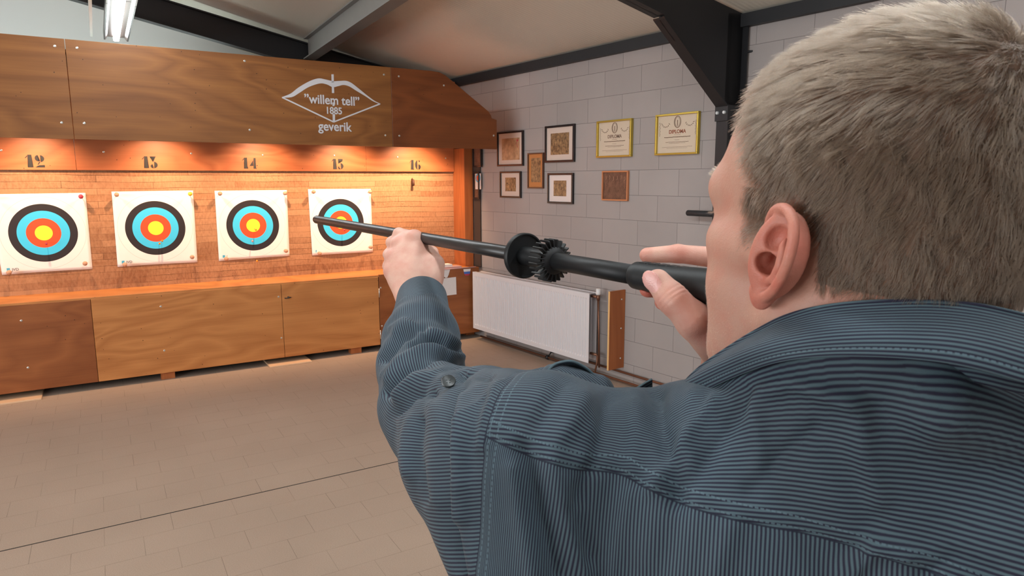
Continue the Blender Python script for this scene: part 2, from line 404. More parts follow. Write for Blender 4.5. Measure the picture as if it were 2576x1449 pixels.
# eave beam along the head of the block wall
tag(box('trim_1', (WX-0.05, RY0, 2.74), (WX-0.001, RY1, 2.825), M_steel), 'dark steel eaves beam along the top of the block wall', 'beam', kind='structure')

def xw(u, D): return XD[0]*u+ND[0]*D
def rafter(name, D, u1, label, depth=0.24, u_end=-3.0):
    """I-section rafter in the plane D = const, its top flange under the ceiling"""
    g = empty(name, S(u1, D, zceil(xw(u1, D))))
    g['kind'] = 'structure'; tag(g, label, 'beam')
    def zt(u): return zceil(max(xw(u, D), -1.39))-0.005
    for nm, half, z0, z1 in (('web', 0.006, -depth+0.012, -0.012), ('top_flange', 0.055, -0.012, 0.0), ('bottom_flange', 0.055, -depth, -depth+0.012)):
        bm = bmesh.new()
        bm_prism(bm, [(u_end, zt(u_end)+z0), (u1, zt(u1)+z0), (u1, zt(u1)+z1), (u_end, zt(u_end)+z1)], STAND, D-half, D+half)
        bm_done(bm, nm, M_steel, g)
    return g
rafter('roof_rafter', 7.42, 3.34, 'dark steel rafter sloping down behind the top of the target stand')
# near portal frame: column, haunch, rafter
DN = 3.34
col = empty('portal_frame', S(3.78, DN, 0)); tag(col, 'dark steel column against the block wall with haunch and rafter', 'column', kind='structure')
def piece(nm, lo, hi, mat=M_steel, parent=col, bev=0):
    return box(nm, lo, hi, mat, parent, STAND, bevel=bev)
piece('web', (3.705, DN-0.005, 0), (3.86, DN+0.005, 2.82))
piece('inner_flange', (3.693, DN-0.05, 0), (3.705, DN+0.05, 2.15))
piece('outer_flange', (3.85, DN-0.05, 0), (3.86, DN+0.05, 2.82))
zr = lambda u: zceil(xw(u, DN))-0.005
bm = bmesh.new()   # haunch and rafter web
bm_prism(bm, [(3.693, 2.212), (3.86, 2.212), (3.86, zr(3.86)), (-3.0, zceil(-1.39)-0.005), (-3.0, zceil(-1.39)-0.285), (1.0, zr(1.0)-0.28), (3.095, zr(3.095)-0.28), (3.095, zr(3.095)-0.30)], STAND, DN-0.005, DN+0.005)
bm_done(bm, 'haunch_plate', M_steel, col)
bm = bmesh.new()
bm_prism(bm, [(3.693, 2.212), (3.095, zr(3.095)-0.30), (3.085, zr(3.095)-0.288), (3.686, 2.212-0.006)], STAND, DN-0.05, DN+0.05)
bm_prism(bm, [(3.095, zr(3.095)-0.28), (3.095, zr(3.095)-0.268), (0.9, zr(0.9)-0.268), (0.9, zr(0.9)-0.28)], STAND, DN-0.05, DN+0.05)
bm_done(bm, 'haunch_flange', M_steel, col)
piece('splice_plate', (3.682, DN-0.056, 2.115), (3.86, DN+0.056, 2.217))
for du in (DN-0.030, DN+0.030):
    bm = bmesh.new()
    bm_tube(bm, [S(3.683, du, 2.170), S(3.670, du, 2.170)], [0.012, 0.011], 6)
    bm_done(bm, 'bolt', plain('zinc_bolt', srgb(200, 205, 205), 0.5, 0.1) if du < DN else bpy.data.materials['zinc_bolt'], col)
tube('peg', [S(3.855, DN-0.04, 2.576), S(3.97, DN-0.14, 2.590), S(3.975, DN-0.14, 2.605)], 0.008, M_steel, col, 8)
# purlin
pu = empty('roof_purlin', S(2.0, 7.3, 3.1)); tag(pu, 'grey steel purlin crossing the ceiling above the round emblem', 'beam', kind='structure')
for nm, a, b_, z0, z1 in (('web', -0.006, 0.006, -0.200, -0.01), ('top_flange', -0.05, 0.05, -0.012, 0), ('bottom_flange', -0.06, 0.06, -0.212, -0.200)):
    D0, D1 = -3.0, 7.36
    bm = bmesh.new()
    u = 1.995
    vs = []
    for D in (D0, D1):
        zt = zceil(xw(u, D))-0.006
        vs.append([bm.verts.new(S(u+a, D, zt+z0)), bm.verts.new(S(u+b_, D, zt+z0)), bm.verts.new(S(u+b_, D, zt+z1)), bm.verts.new(S(u+a, D, zt+z1))])
    for k in range(4):
        bm.faces.new((vs[0][k], vs[0][(k+1) % 4], vs[1][(k+1) % 4], vs[1][k]))
    bm.faces.new(vs[0]); bm.faces.new(vs[1][::-1])
    bm_done(bm, nm, M_steel2, pu)

# ------------------------------------------------------------------ fluorescent fittings
M_tube = plain('lit_tube', (1, 1, 1, 1), 0.5, emit=(0.90, 0.97, 1.0, 1), estr=60.0)
M_house = wood_material('brown_lamp_housing', srgb(34, 22, 17), srgb(42, 28, 22), dots=False, rough=0.3, seed=1.0)
def fitting():
    e = empty('ceiling_lamp', (0, 0, 0))
    tag(e, 'x', 'lamp', 'fluorescent lamps in a row under the ceiling')
    I = Matrix.Identity(4)
    box('housing', (-0.10, -0.76, 0.03), (0.10, 0.76, 0.075), M_house, e)
    bm = bmesh.new()
    for s in (-1, 1):
        bm_prism(bm, [(s*0.10, 0.03), (s*0.10, 0.0), (s*0.088, 0.0), (s*0.07, 0.03)], I, -0.76, 0.76)
    bm_done(bm, 'reflector', M_house, e)
    bm = bmesh.new(); bm_box(bm, (-0.024, -0.735, -0.012), (0.024, 0.735, 0.028))
    bm_done(bm, 'diffuser', M_tube, e, bevel=0.012, seg=3)
    for y in (-0.5, 0.5):
        bm = bmesh.new(); bm_tube(bm, [(0, y, 0.07), (0, y, 0.55)], 0.004, 6); bm_done(bm, 'hanger', M_steel2, e)
    return e
def copy_tree(o, parent=None, label=None):
    c = o.copy(); COL.objects.link(c)
    if parent is not None: c.parent = parent
    if label: c['label'] = label
    for ch in [x for x in COL.objects if x.parent == o]:
        copy_tree(ch, c)
    return c
lamp0 = fitting()
for i, (D, U_) in enumerate(((6.86, 0.27), (5.33, 0.27), (3.8, 0.27), (2.27, 0.27), (0.74, 0.27), (-0.9, 0.27), (0.45, 1.55), (-1.1, 1.55))):
    o = lamp0 if i == 0 else copy_tree(lamp0)
    o['label'] = ['lit fluorescent lamp just above the top of the target stand', 'lit fluorescent lamp cut off by the top of the picture'][i] if i < 2 else ['', '', 'third fluorescent lamp from the target stand, overhead', 'fourth fluorescent lamp from the target stand, overhead', 'fluorescent lamp overhead beside the shooter', 'last fluorescent lamp of the long row', 'fluorescent lamp right above the shooter', 'fluorescent lamp above the floor behind the shooter'][i]
    o.matrix_basis = Matrix.Translation(S(U_, D, 3.02)) @ Matrix.Rotation(DEL, 4, 'Z')
# pale cable duct beside the lamps
tag(box('cable_duct', (0.06, 4.2, 2.98), (0.08, 7.3, 3.05), plain('pale_duct', srgb(205, 215, 210), 0.4), None, STAND), 'pale duct running beside the fluorescent lamps', 'duct')

# ================================================================== the target stand
FD = 6.49     # front plane of the boxed front
BD = 6.93     # face of the fibre butt
stand = empty('target_stand', S(1.4, FD, 0))
tag(stand, 'long plywood target stand with numbered lanes, white emblem and spotlit recess', 'target stand')
def sbox(nm, lo, hi, mat, parent=stand, bev=0):
    return box(nm, lo, hi, mat, parent, STAND, bevel=bev)
def screw(u, z, D, parent, r=0.0085):
    bm = bmesh.new()
    bm_tube(bm, [S(u, D, z), S(u, D-0.002, z), S(u, D-0.0035, z)], [r, r, r*0.6], 12)
    return bm_done(bm, 'screw', M_screw, parent, smooth=False)
# upper fascia
def fz(z): return 1.72+(z-1.72)*5.75/6.49
def fpanel(nm, out=None, mat=None, screws=()):
    k = 5.75/6.49
    return panel(nm, 0, 0, 0, 0, mat, D=5.75, screws=[(u*k, fz(z)) for u, z in screws], ztop=[(u*k, fz(z)) for u, z in out])
def panel(nm, u0, u1, z0, z1, mat, D=FD, t=0.018, screws=(), parent=stand, ztop=None):
    bm = bmesh.new()
    out = ztop if ztop else [(u0, z0), (u1, z0), (u1, z1), (u0, z1)]
    bm_prism(bm, out, STAND, D, D+t)
    p = bm_done(bm, nm, mat, parent, bevel=0.0012, seg=1)
    for u, z in screws:
        screw(u, z, D, p)
    return p
f1 = fpanel('fascia_panel', [(-2.55, 2.048), (-0.121, 2.048), (-0.121, 2.806), (-2.55, 2.806)], M_wood, screws=[(-0.186, 2.747), (-0.192, 2.173), (-1.35, 2.75), (-1.35, 2.17)])
f2 = fpanel('fascia_panel', [(-0.117, 2.048), (2.542, 2.048), (2.542, 2.806), (-0.117, 2.806)], M_wood, screws=[(-0.041, 2.747), (-0.042, 2.174), (1.196, 2.752), (1.204, 2.165), (2.472, 2.732), (2.468, 2.157)])
f3 = fpanel('fascia_panel', mat=M_wood4, screws=[(2.625, 2.727), (2.614, 2.157), (3.111, 2.673), (3.69, 2.192)],
           out=[(2.545, 2.048), (3.729, 2.048), (3.729, 2.358), (3.668, 2.372), (3.66, 2.40), (3.63, 2.44), (3.13, 2.775), (3.06, 2.80), (2.97, 2.806), (2.545, 2.806)])
for uu in (-2.2, -0.1, 2.25, 3.25):
    sbox('hood_bracket', (uu-0.02, 5.77, 2.50 if uu < 3 else 2.06), (uu+0.02, 6.66, 2.58 if uu < 3 else 2.12), M_wood4)
# roof and back of the light box above the recess
sbox('hood_roof', (-2.30, 5.77, 2.60), (2.55, 6.90, 2.617), M_wood4)
nb = []
for u0, u1, mt, sc in ((-2.55, -0.134, M_board, [(-0.633, 1.967), (-1.4, 1.967)]), (-0.132, 2.405, M_board, [(0.077, 1.967), (0.761, 1.966), (1.384, 1.962), (2.076, 1.97)]), (2.407, 3.415, M_board, [(2.752, 1.964), (3.314, 1.959)])):
    nb.append(panel('number_board', u0, u1, 1.812, 2.78, mt, D=6.90, t=0.022, screws=sc))
M_sten = plain('black_stencil_paint', srgb(20, 17, 18), 0.6)
# stencilled digits, drawn as outlines; unit height
def arc(cx, cy, rx, ry, a0, a1, n=14):
    return [(cx+rx*math.cos(math.radians(a0+(a1-a0)*i/n)), cy+ry*math.sin(math.radians(a0+(a1-a0)*i/n))) for i in range(n+1)]
def cres(cx, cy, rx, ry, a0, a1, w):     # a crescent stroke, thick in the middle
    o = arc(cx, cy, rx, ry, a0, a1)
    i = []
    for k in range(15):
        f = k/14; a = math.radians(a1+(a0-a1)*f); ww = w*math.sin(math.pi*f)**0.7+0.012
        i.append((cx+(rx-ww)*math.cos(a), cy+(ry-ww*0.25)*math.sin(a)))
    return o+i
DIG = {
 '1': [[(0.12, 0), (0.12, 0.03), (0.17, 0.06), (0.17, 1.0), (0.39, 1.0), (0.39, 0.06), (0.44, 0.03), (0.44, 0)], [(0.0, 0.74), (0.03, 0.72), (0.15, 0.84), (0.15, 0.98), (0.10, 0.88)]],
 '2': [cres(0.22, 0.73, 0.20, 0.25, 95, 300, 0.17), cres(0.30, 0.70, 0.26, 0.28, -80, 80, 0.20), [(0.04, 0.02), (0.0, 0.0), (0.56, 0.0), (0.56, 0.19), (0.28, 0.18), (0.14, 0.12)], [(0.32, 0.42), (0.26, 0.46), (0.14, 0.20), (0.20, 0.22)]],
 '3': [cres(0.24, 0.27, 0.27, 0.28, -85, 95, 0.22), cres(0.2, 0.16, 0.17, 0.17, 100, 300, 0.12), [(0.05, 0.82), (0.02, 1.0), (0.42, 1.0), (0.24, 0.56), (0.18, 0.56), (0.33, 0.85)]],
 '4': [[(0.30, 0), (0.30, 0.03), (0.34, 0.06), (0.34, 0.98), (0.50, 0.98), (0.50, 0.06), (0.55, 0.03), (0.55, 0)], [(0.30, 0.25), (0.0, 0.25), (0.27, 0.72), (0.30, 0.72), (0.30, 0.56), (0.17, 0.33), (0.30, 0.33)], [(0.54, 0.25), (0.62, 0.25), (0.62, 0.33), (0.54, 0.33)]],
 '5': [cres(0.24, 0.30, 0.27, 0.30, -85, 95, 0.22), cres(0.18, 0.15, 0.15, 0.15, 100, 300, 0.11), [(0.06, 0.54), (0.13, 0.57), (0.13, 0.80), (0.44, 0.78), (0.47, 1.0), (0.06, 1.0)]],
 '6': [cres(0.30, 0.5, 0.28, 0.5, 100, 262, 0.20), cres(0.32, 0.28, 0.24, 0.28, -85, 85, 0.19), [(0.36, 0.98), (0.44, 0.98), (0.49, 0.88), (0.46, 0.78), (0.38, 0.80)]],
}
def stencil(s, uc, z0, h, board):
    bm = bmesh.new(); w = []
    x = 0
    for c in s:
        xs = [p[0] for poly in DIG[c] for p in poly]
        for poly in DIG[c]:
            vs = [bm.verts.new(Vector((x+p[0]-min(xs), 0, p[1]))) for p in poly]
            bm.faces.new(vs)
        x += max(xs)-min(xs)+0.10
    W = x-0.10
    for v in bm.verts:
        uu = uc+(v.co.x-W/2)*h*1.17; zz = z0+v.co.z*h
        v.co = Vector(S(uu, 6.8985, zz))
    bmesh.ops.triangulate(bm, faces=bm.faces[:])
    me = bpy.data.meshes.new('lane_number'); 
    # keep the front towards the range
    for f in bm.faces:
        f.normal_update()
        if f.normal.dot(Vector(ND)) > 0: f.normal_flip()
    bm.to_mesh(me); bm.free()
    link('lane_number', me, M_sten, board)
for s, u, b_ in (('12', -0.418, 0), ('13', 0.420, 1), ('14', 1.262, 1), ('15', 2.104, 1), ('16', 2.950, 2), ('11', -1.26, 0)):
    stencil(s, u, 1.833, 0.102, nb[b_])
# white emblem on the fascia
M_vinyl = plain('white_vinyl', srgb(206, 204, 208), 0.5)
FU = 5.75/6.49
def bold_text(body, size, u, z):
    k = size*0.013
    obs = []
    for dx, dz in ((-k, 0), (k, 0), (0, k), (0, -k), (0, 0)):
        obs.append(text_mesh('lettering', body, size, STAND @ Matrix.Translation((u*FU+dx, 5.75-0.0016-0.0001*len(obs), 1.72+(z-1.72)*FU+dz)), M_vinyl, None, bold=0.0008, thick=0.0003, xs=0.91))
    bm = bmesh.new()
    for o in obs: bm.from_mesh(o.data)
    for o in obs: bpy.data.objects.remove(o)
    bm_done(bm, 'lettering', M_vinyl, f2)
def emblem():
    bm = bmesh.new()
    def px(p):  # survey of the emblem on the fascia plane
        r = at(680+p[0]/6.9, 150+p[1]/6.9, 1.0)-CAMP
        q = CAMP+r*((5.75-0.0014)/float(r@ND)); return Vector(q)
    def ribbon(top, bot):
        n = len(top)
        a = [bm.verts.new(px(p)) for p in top]; b = [bm.verts.new(px(p)) for p in bot]
        for i in range(n-1): bm.faces.new((a[i], a[i+1], b[i+1], b[i]))
    def cr(P, n=8):   # catmull-rom
        out = []
        P = [P[0]]+P+[P[-1]]
        for i in range(1, len(P)-2):
            for k in range(n):
                t = k/n; p0, p1, p2, p3 = [np.array(q, float) for q in P[i-1:i+3]]
                out.append(tuple(0.5*((2*p1)+(-p0+p2)*t+(2*p0-5*p1+4*p2-p3)*t*t+(-p0+3*p1-3*p2+p3)*t**3)))
        out.append(P[-2]); return out
    ribbon(cr([(196, 652), (350, 590), (480, 490), (620, 405), (740, 350), (850, 325), (960, 345), (1085, 372), (1200, 370), (1310, 368), (1400, 400), (1520, 490), (1680, 620), (1810, 715), (1915, 765)]),
           cr([(205, 660), (375, 650), (500, 580), (640, 490), (760, 440), (880, 412), (985, 432), (1085, 478), (1180, 460), (1270, 440), (1370, 465), (1500, 545), (1650, 635), (1780, 720), (1905, 775)]))
    for a, b, w in (((205, 655), (1100, 1082), 24), ((1100, 1082), (1905, 768), 24), ((1080, 255), (1084, 400), 40), ((1086, 470), (1090, 580), 40), ((1096, 742), (1098, 805), 34), ((1102, 945), (1104, 1075), 42)):
        a = np.array(a, float); b = np.array(b, float); d = (b-a)/np.linalg.norm(b-a); nrm = np.array([-d[1], d[0]])*w/2
        bm.faces.new([bm.verts.new(px(p)) for p in (a+nrm, b+nrm, b-nrm, a-nrm)])
    for f in bm.faces:
        f.normal_update()
        if f.normal.dot(Vector(ND)) > 0: f.normal_flip()
    me = bpy.data.meshes.new('emblem'); bm.to_mesh(me); bm.free()
    link('emblem', me, M_vinyl, f2)
    TM = lambda u, z: STAND @ Matrix.Translation((u*FU, 5.75-0.0016, 1.72+(z-1.72)*FU))
    bold_text('\u201dwillem tell\u201d', 0.102, 1.957, 2.425)
    bold_text('1885', 0.078, 1.966, 2.338)
    bold_text('geverik', 0.1045, 1.970, 2.183)
emblem()
# side posts, side return
sbox('side_post', (3.418, 6.66, 0.0), (3.520, 6.90, 2.06), M_post, bev=0.002)
sbox('side_panel', (3.418, 6.90, 0.0), (3.44, 7.15, 2.78), M_post)
sbox('side_post', (-2.6, 6.66, 0.0), (-2.5, 6.90, 2.06), M_post, bev=0.002)
# lower front: ledge and kick panels
sbox('ledge', (-2.55, FD, 0.762), (3.44, BD, 0.778), M_wood3, bev=0.001)
l1 = panel('kick_panel', -2.55, -0.122, 0.064, 0.762, M_wood2, D=FD-0.001, screws=[(-0.595, 0.637), (-0.587, 0.254), (-1.5, 0.64), (-1.5, 0.25)])
l2 = panel('kick_panel', -0.119, 1.395, 0.064, 0.762, M_wood3, D=FD-0.001, screws=[(0.387, 0.654), (0.385, 0.264), (1.369, 0.649), (1.374, 0.255)])
l3 = panel('hinged_door', 1.399, 2.345, 0.064, 0.762, M_wood3, D=FD-0.001, screws=[])
l4 = panel('end_panel', 2.352, 3.495, 0.064, 0.784, M_wood2, D=FD-0.001, screws=[(2.368, 0.651), (2.368, 0.257)])
for z in (0.60, 0.17):
    bm = bmesh.new(); bm_tube(bm, [S(2.349, FD-0.006, z-0.045), S(2.349, FD-0.006, z+0.045)], 0.006, 10)
    bm_done(bm, 'hinge', M_screw, l3, smooth=True)
# small hook that keeps the door shut
bm = bmesh.new(); bm_tube(bm, [S(1.425, FD-0.001, 0.632), S(1.425, FD-0.02, 0.632), S(1.445, FD-0.026, 0.634), S(1.478, FD-0.02, 0.636)], 0.0045, 8); bm_tube(bm, [S(1.456, FD, 0.637), S(1.456, FD-0.018, 0.637)], 0.009, 10)
bm_done(bm, 'hook', M_steel, l3, smooth=True)
sbox('end_side', (3.477, FD+0.018, 0.064), (3.495, 6.66, 0.784), M_wood4)
sbox('end_top', (3.44, FD+0.018, 0.766), (3.477, 6.66, 0.784), M_wood4)
sbox('plinth', (-2.5, 6.86, 0.0), (3.4, 6.90, 0.75), M_dark)
for u in (-1.6, 0.4, 2.10):
    sbox('foot', (u-0.055, 6.52, 0.0), (u+0.055, 6.60, 0.70), M_post)
sbox('bottom_rail', (-2.5, 6.52, 0.064), (3.4, 6.56, 0.12), M_wood4)
# the butt itself
tag(box('target_butt', (-2.5, BD, 0.778), (3.417, BD+0.2, 1.90), M_butt, None, STAND), 'wall of stacked wood fibre layers behind the target faces', 'target butt')
sbox('butt_support', (-2.5, BD, 0.0), (3.417, BD+0.2, 0.776), M_dark)

# ------------------------------------------------------------------ spotlights behind the fascia
M_lens = plain('halogen_lens', (1, 1, 1, 1), 0.3, emit=(1.0, 0.72, 0.45, 1), estr=12.0)
M_alu = plain('chrome_reflector', srgb(180, 180, 180), 0.25, metal=0.9)
def spot_fixture():
    e = empty('spotlight'); tag(e, 'x', 'spotlight', 'spotlights hidden behind the plywood fascia')
    bm = bmesh.new()
    bm_tube(bm, [(0, 0, 0.07), (0, 0, 0.045), (0, 0, 0.0)], [0.012, 0.022, 0.034], 20, cap=False)
    bm_done(bm, 'shade', M_alu, e, smooth=True)
    bm = bmesh.new(); bm_tube(bm, [(0, 0, 0.012), (0, 0, 0.006)], 0.028, 20); bm_done(bm, 'lens', M_lens, e)
    bm = bmesh.new(); bm_tube(bm, [(0, 0, 0.065), (0, -0.01, 0.12), (0, -0.03, 0.16)], 0.006, 8); bm_done(bm, 'stalk', M_alu, e, smooth=True)
    return e
sp0 = spot_fixture()
for i, u in enumerate(SPOT_U):
    o = sp0 if i == 0 else copy_tree(sp0)
    o['label'] = 'warm halogen spotlight above ' + ['the bare butt at the far left', 'the leftmost target', 'the second target', 'the third target', 'the target behind the muzzle', 'the empty lane at the right'][i]
    o.matrix_basis = STAND @ Matrix.Translation((u, 6.42, 2.17)) @ Matrix.Rotation(math.radians(24), 4, 'X')
    l = bpy.data.lights.new('spot_beam', 'SPOT'); l.energy = 84*[0.8, 0.8, 0.85, 0.9, 1.05, 1.25][i]; l.color = (1.0, 0.64, 0.39)
    l.spot_size = math.radians(112); l.spot_blend = 1.0; l.shadow_soft_size = 0.025
    lo = bpy.data.objects.new('spot_beam', l); COL.objects.link(lo)
    lo.location = S(u, 6.425, 2.155)
    lo.rotation_euler = (Vector(S(u, BD+0.0, 1.35))-lo.location).to_track_quat('-Z', 'Y').to_euler()

# unseen glowing bar added behind the stand to brighten the far ceiling
sl = empty('added_ceiling_glow', S(0.2, 7.85, 2.6)); tag(sl, 'added glowing bar hidden behind the stand, brightening the far ceiling', 'lamp')
box('housing', (-2.2, 7.80, 2.60), (1.2, 7.92, 2.62), M_alu, sl, STAND)
box('tube', (-2.15, 7.84, 2.621), (1.15, 7.88, 2.645), plain('added_glow_bar', (1, 1, 1, 1), 0.5, emit=(0.86, 1.0, 0.96, 1), estr=28.0), sl, STAND)

# ------------------------------------------------------------------ target faces
def face_material(name='target_face_print'):
    m, t, b = nt(name)
    tc = N(t, 'ShaderNodeTexCoord')
    sp = N(t, 'ShaderNodeSeparateXYZ'); L(t, tc.outputs['Object'], sp.inputs[0])
    cb = N(t, 'ShaderNodeCombineXYZ'); L(t, sp.outputs['X'], cb.inputs[0]); L(t, sp.outputs['Z'], cb.inputs[1])
    ln = N(t, 'ShaderNodeVectorMath', operation='LENGTH'); L(t, cb.outputs[0], ln.inputs[0])
    dv = N(t, 'ShaderNodeMath', operation='DIVIDE', inp={1: 0.5}); L(t, ln.outputs['Value'], dv.inputs[0])
    Y, R_, Bl, K, W_ = srgb(255, 236, 60), srgb(240, 80, 40), srgb(64, 200, 245), srgb(38, 32, 36), srgb(240, 236, 234)
    f = lambda r: r/0.5
    g1, g2 = srgb(120, 100, 80), srgb(200, 190, 186)
    stops = [(0, Y), (f(0.0625), R_), (f(0.122), Bl), (f(0.1838), K), (f(0.2115), g1), (f(0.2122), K), (f(0.2405), W_), (f(0.3005), g2), (f(0.3012), W_)]
    r = ramp(t, stops, 'CONSTANT'); L(t, dv.outputs[0], r.inputs[0])
    L(t, r.outputs[0], b.inputs['Base Color']); b.inputs['Roughness'].default_value = 0.6
    return m
M_face = face_material()
M_paperback = plain('face_back', srgb(225, 215, 205), 0.7)
M_blue = plain('blue_print', srgb(70, 170, 205), 0.6)
M_grey = plain('grey_print', srgb(110, 110, 115), 0.6)
def target_face(center, corners, label, bow):
    """corners TL, TR, BR, BL in (u, z)"""
    cu, cz = center
    bm = bmesh.new(); n = 24
    G = [[None]*(n+1) for _ in range(n+1)]
    for i in range(n+1):
        for j in range(n+1):
            a, b_ = i/n, j/n
            p = np.array(corners[0])*(1-a)*(1-b_)+np.array(corners[1])*a*(1-b_)+np.array(corners[2])*a*b_+np.array(corners[3])*(1-a)*b_
            y = -0.004-bow*math.sin(math.pi*a)*b_**3-0.003*math.sin(math.pi*a)*math.sin(math.pi*b_)
            G[i][j] = bm.verts.new((p[0]-cu, y, p[1]-cz+0.004*math.sin(math.pi*a)*b_**3))
    for i in range(n):
        for j in range(n):
            bm.faces.new((G[i][j], G[i][j+1], G[i+1][j+1], G[i+1][j]))
    o = bm_done(bm, 'paper_target', M_face, None, smooth=True)
    md = o.modifiers.new('thick', 'SOLIDIFY'); md.thickness = 0.0008; md.offset = 0
    o.matrix_basis = STAND @ Matrix.Translation((cu, BD, cz))
    tag(o, label, 'target face', 'target faces pinned to the butt')
    # maker's mark in the lower left corner
    T = STAND
    lu, lz = corners[3][0]+0.035, corners[3][1]+0.03
    bm = bmesh.new(); bm_box(bm, (lu, BD-0.0075, lz), (lu+0.022, BD-0.0068, lz+0.024), STAND)
    bm_done(bm, 'printed_square', M_blue, o)
    text_mesh('lettering', 'JVD', 0.03, STAND @ Matrix.Translation((lu+0.058, BD-0.0075, lz)), M_grey, o, thick=0.0001, bold=0.0004)
    return o
FACES = [
 ((-0.412, 1.291), [(-0.760, 1.617), (-0.086, 1.621), (-0.090, 0.963), (-0.727, 0.958)], 'leftmost paper target, with a red pin in its top right corner', 0.004),
 ((0.426, 1.300), [(0.107, 1.629), (0.756, 1.633), (0.748, 0.968), (0.100, 0.968)], 'second paper target from the left, with a yellow pin at its top right', 0.002),
 ((1.262, 1.294), [(0.939, 1.628), (1.597, 1.629), (1.590, 0.978), (0.934, 0.968)], 'paper target with an orange dart below its lower edge', 0.010),
 ((2.122, 1.292), [(1.803, 1.635), (2.454, 1.633), (2.456, 0.969), (1.814, 0.969)], 'paper target partly hidden behind the blowgun muzzle', 0.016)]
# pins that hold the faces
M_cork = plain('cork_pin_head', srgb(196, 150, 122), 0.6)
M_pinred = plain('red_pin_head', srgb(190, 60, 80), 0.5)
M_pinyel = plain('yellow_pin_head', srgb(232, 196, 60), 0.5)
def pin():
    e = empty('pin')
    bm = bmesh.new(); bm_tube(bm, [(0, 0.02, 0), (0, -0.03, 0.0)], 0.002, 8); bm_done(bm, 'shaft', M_screw, e, smooth=True)
    bm = bmesh.new(); bm_tube(bm, [(0, -0.028, 0), (0, -0.036, 0), (0, -0.052, 0), (0, -0.058, 0)], [0.008, 0.0115, 0.0115, 0.007], 14); bm_done(bm, 'head', M_cork, e, smooth=True)
    return e
pin0 = pin(); first = True
corner_names = ['top left', 'top right', 'bottom right', 'bottom left']
for fi, (c, cs, lab, bow) in enumerate(FACES):
    target_face(c, cs, lab, bow)
    for k, (du, dz) in enumerate(((0.035, -0.035), (-0.035, -0.035), (-0.05, 0.06), (0.055, 0.03))):
        o = pin0 if first else copy_tree(pin0); first = False
        u, z = cs[k][0]+du, cs[k][1]+dz
        tag(o, f'cork headed pin in the {corner_names[k]} corner of the ' + ['leftmost target', 'second target from the left', 'third target from the left', 'target behind the muzzle'][fi], 'pin', 'pins holding the target faces')
        if fi == 0 and k == 1:
            o['label'] = 'red headed pin in the top right corner of the leftmost target'
            for ch in COL.objects:
                if ch.parent == o and ch.name.startswith('head'): ch.data = ch.data.copy(); ch.data.materials[0] = M_pinred
        if fi == 1 and k == 1:
            o['label'] = 'yellow headed pin in the top right corner of the second target'
            for ch in COL.objects:
                if ch.parent == o and ch.name.startswith('head'): ch.data = ch.data.copy(); ch.data.materials[0] = M_pinyel
        o.matrix_basis = STAND @ Matrix.Translation((u, BD-0.008, z)) @ Matrix.Rotation(math.radians(-8+4*k), 4, 'X') @ Matrix.Scale(1.6, 4)
bm = bmesh.new(); bm_tube(bm, [S(2.925, BD+0.01, 1.735), S(2.923, BD-0.03, 1.72), S(2.918, BD-0.045, 1.665)], [0.010, 0.013, 0.014], 12)
tag(bm_done(bm, 'peg', plain('dark_wood_peg', srgb(74, 42, 28), 0.6), smooth=True), 'lone dark peg sticking out of the bare butt under the last lane number', 'peg')
# darts shot into the faces
M_cone = plain('orange_dart_cone', srgb(240, 150, 40), 0.5)
M_conep = plain('pink_dart_cone', srgb(226, 160, 150), 0.5)
def dart(u, z, mat, label):
    e = empty('dart', mat=STAND @ Matrix.Translation((u, BD-0.012, z)) @ Matrix.Rotation(math.radians(4), 4, 'X'))
    tag(e, label, 'dart', 'darts stuck in the target faces')
    bm = bmesh.new(); bm_tube(bm, [world_of(e) @ Vector((0, 0.03, 0)), world_of(e) @ Vector((0, -0.075, 0))], 0.0016, 6); bm_done(bm, 'needle', M_steel, e, smooth=True)
    bm = bmesh.new(); bm_tube(bm, [world_of(e) @ Vector((0, -0.04, 0)), world_of(e) @ Vector((0, -0.08, 0))], [0.003, 0.0095], 12); bm_done(bm, 'cone', mat, e, smooth=True)
for u, z, mt_, lb in ((-0.398, 1.212, M_pinred, 'red dart just below the yellow centre of the leftmost target'), (0.463, 1.195, M_cone, 'upper of two orange darts on the second target from the left'),
                      (0.440, 1.172, M_cone, 'lower of two orange darts on the second target from the left'), (1.268, 1.262, M_cone, 'orange dart in the yellow centre of the third target'),
                      (1.232, 1.155, M_conep, 'pink dart in the blue ring of the third target'), (1.262, 0.962, M_cone, 'orange dart under the lower edge of the third target'),
                      (2.130, 1.225, M_pinred, 'red dart in the target behind the blowgun muzzle')):
    dart(u, z, mt_, lb)

# wooden boards on the floor under the kick panels
M_pale = plain('pale_pine', srgb(222, 184, 148), 0.6, noise=0.1, nscale=12)
for (u0, u1, D0, lb) in ((1.238, 1.625, 6.40, 'pale wooden board poking out under the kick panel near the red foot'), (-1.3, -0.515, 6.40, 'pale wooden board poking out under the kick panel at the left')):
    tag(box('wooden_board', (u0, D0, 0.0), (u1, 6.78, 0.016), M_pale, None, STAND, bevel=0.003), lb, 'board')

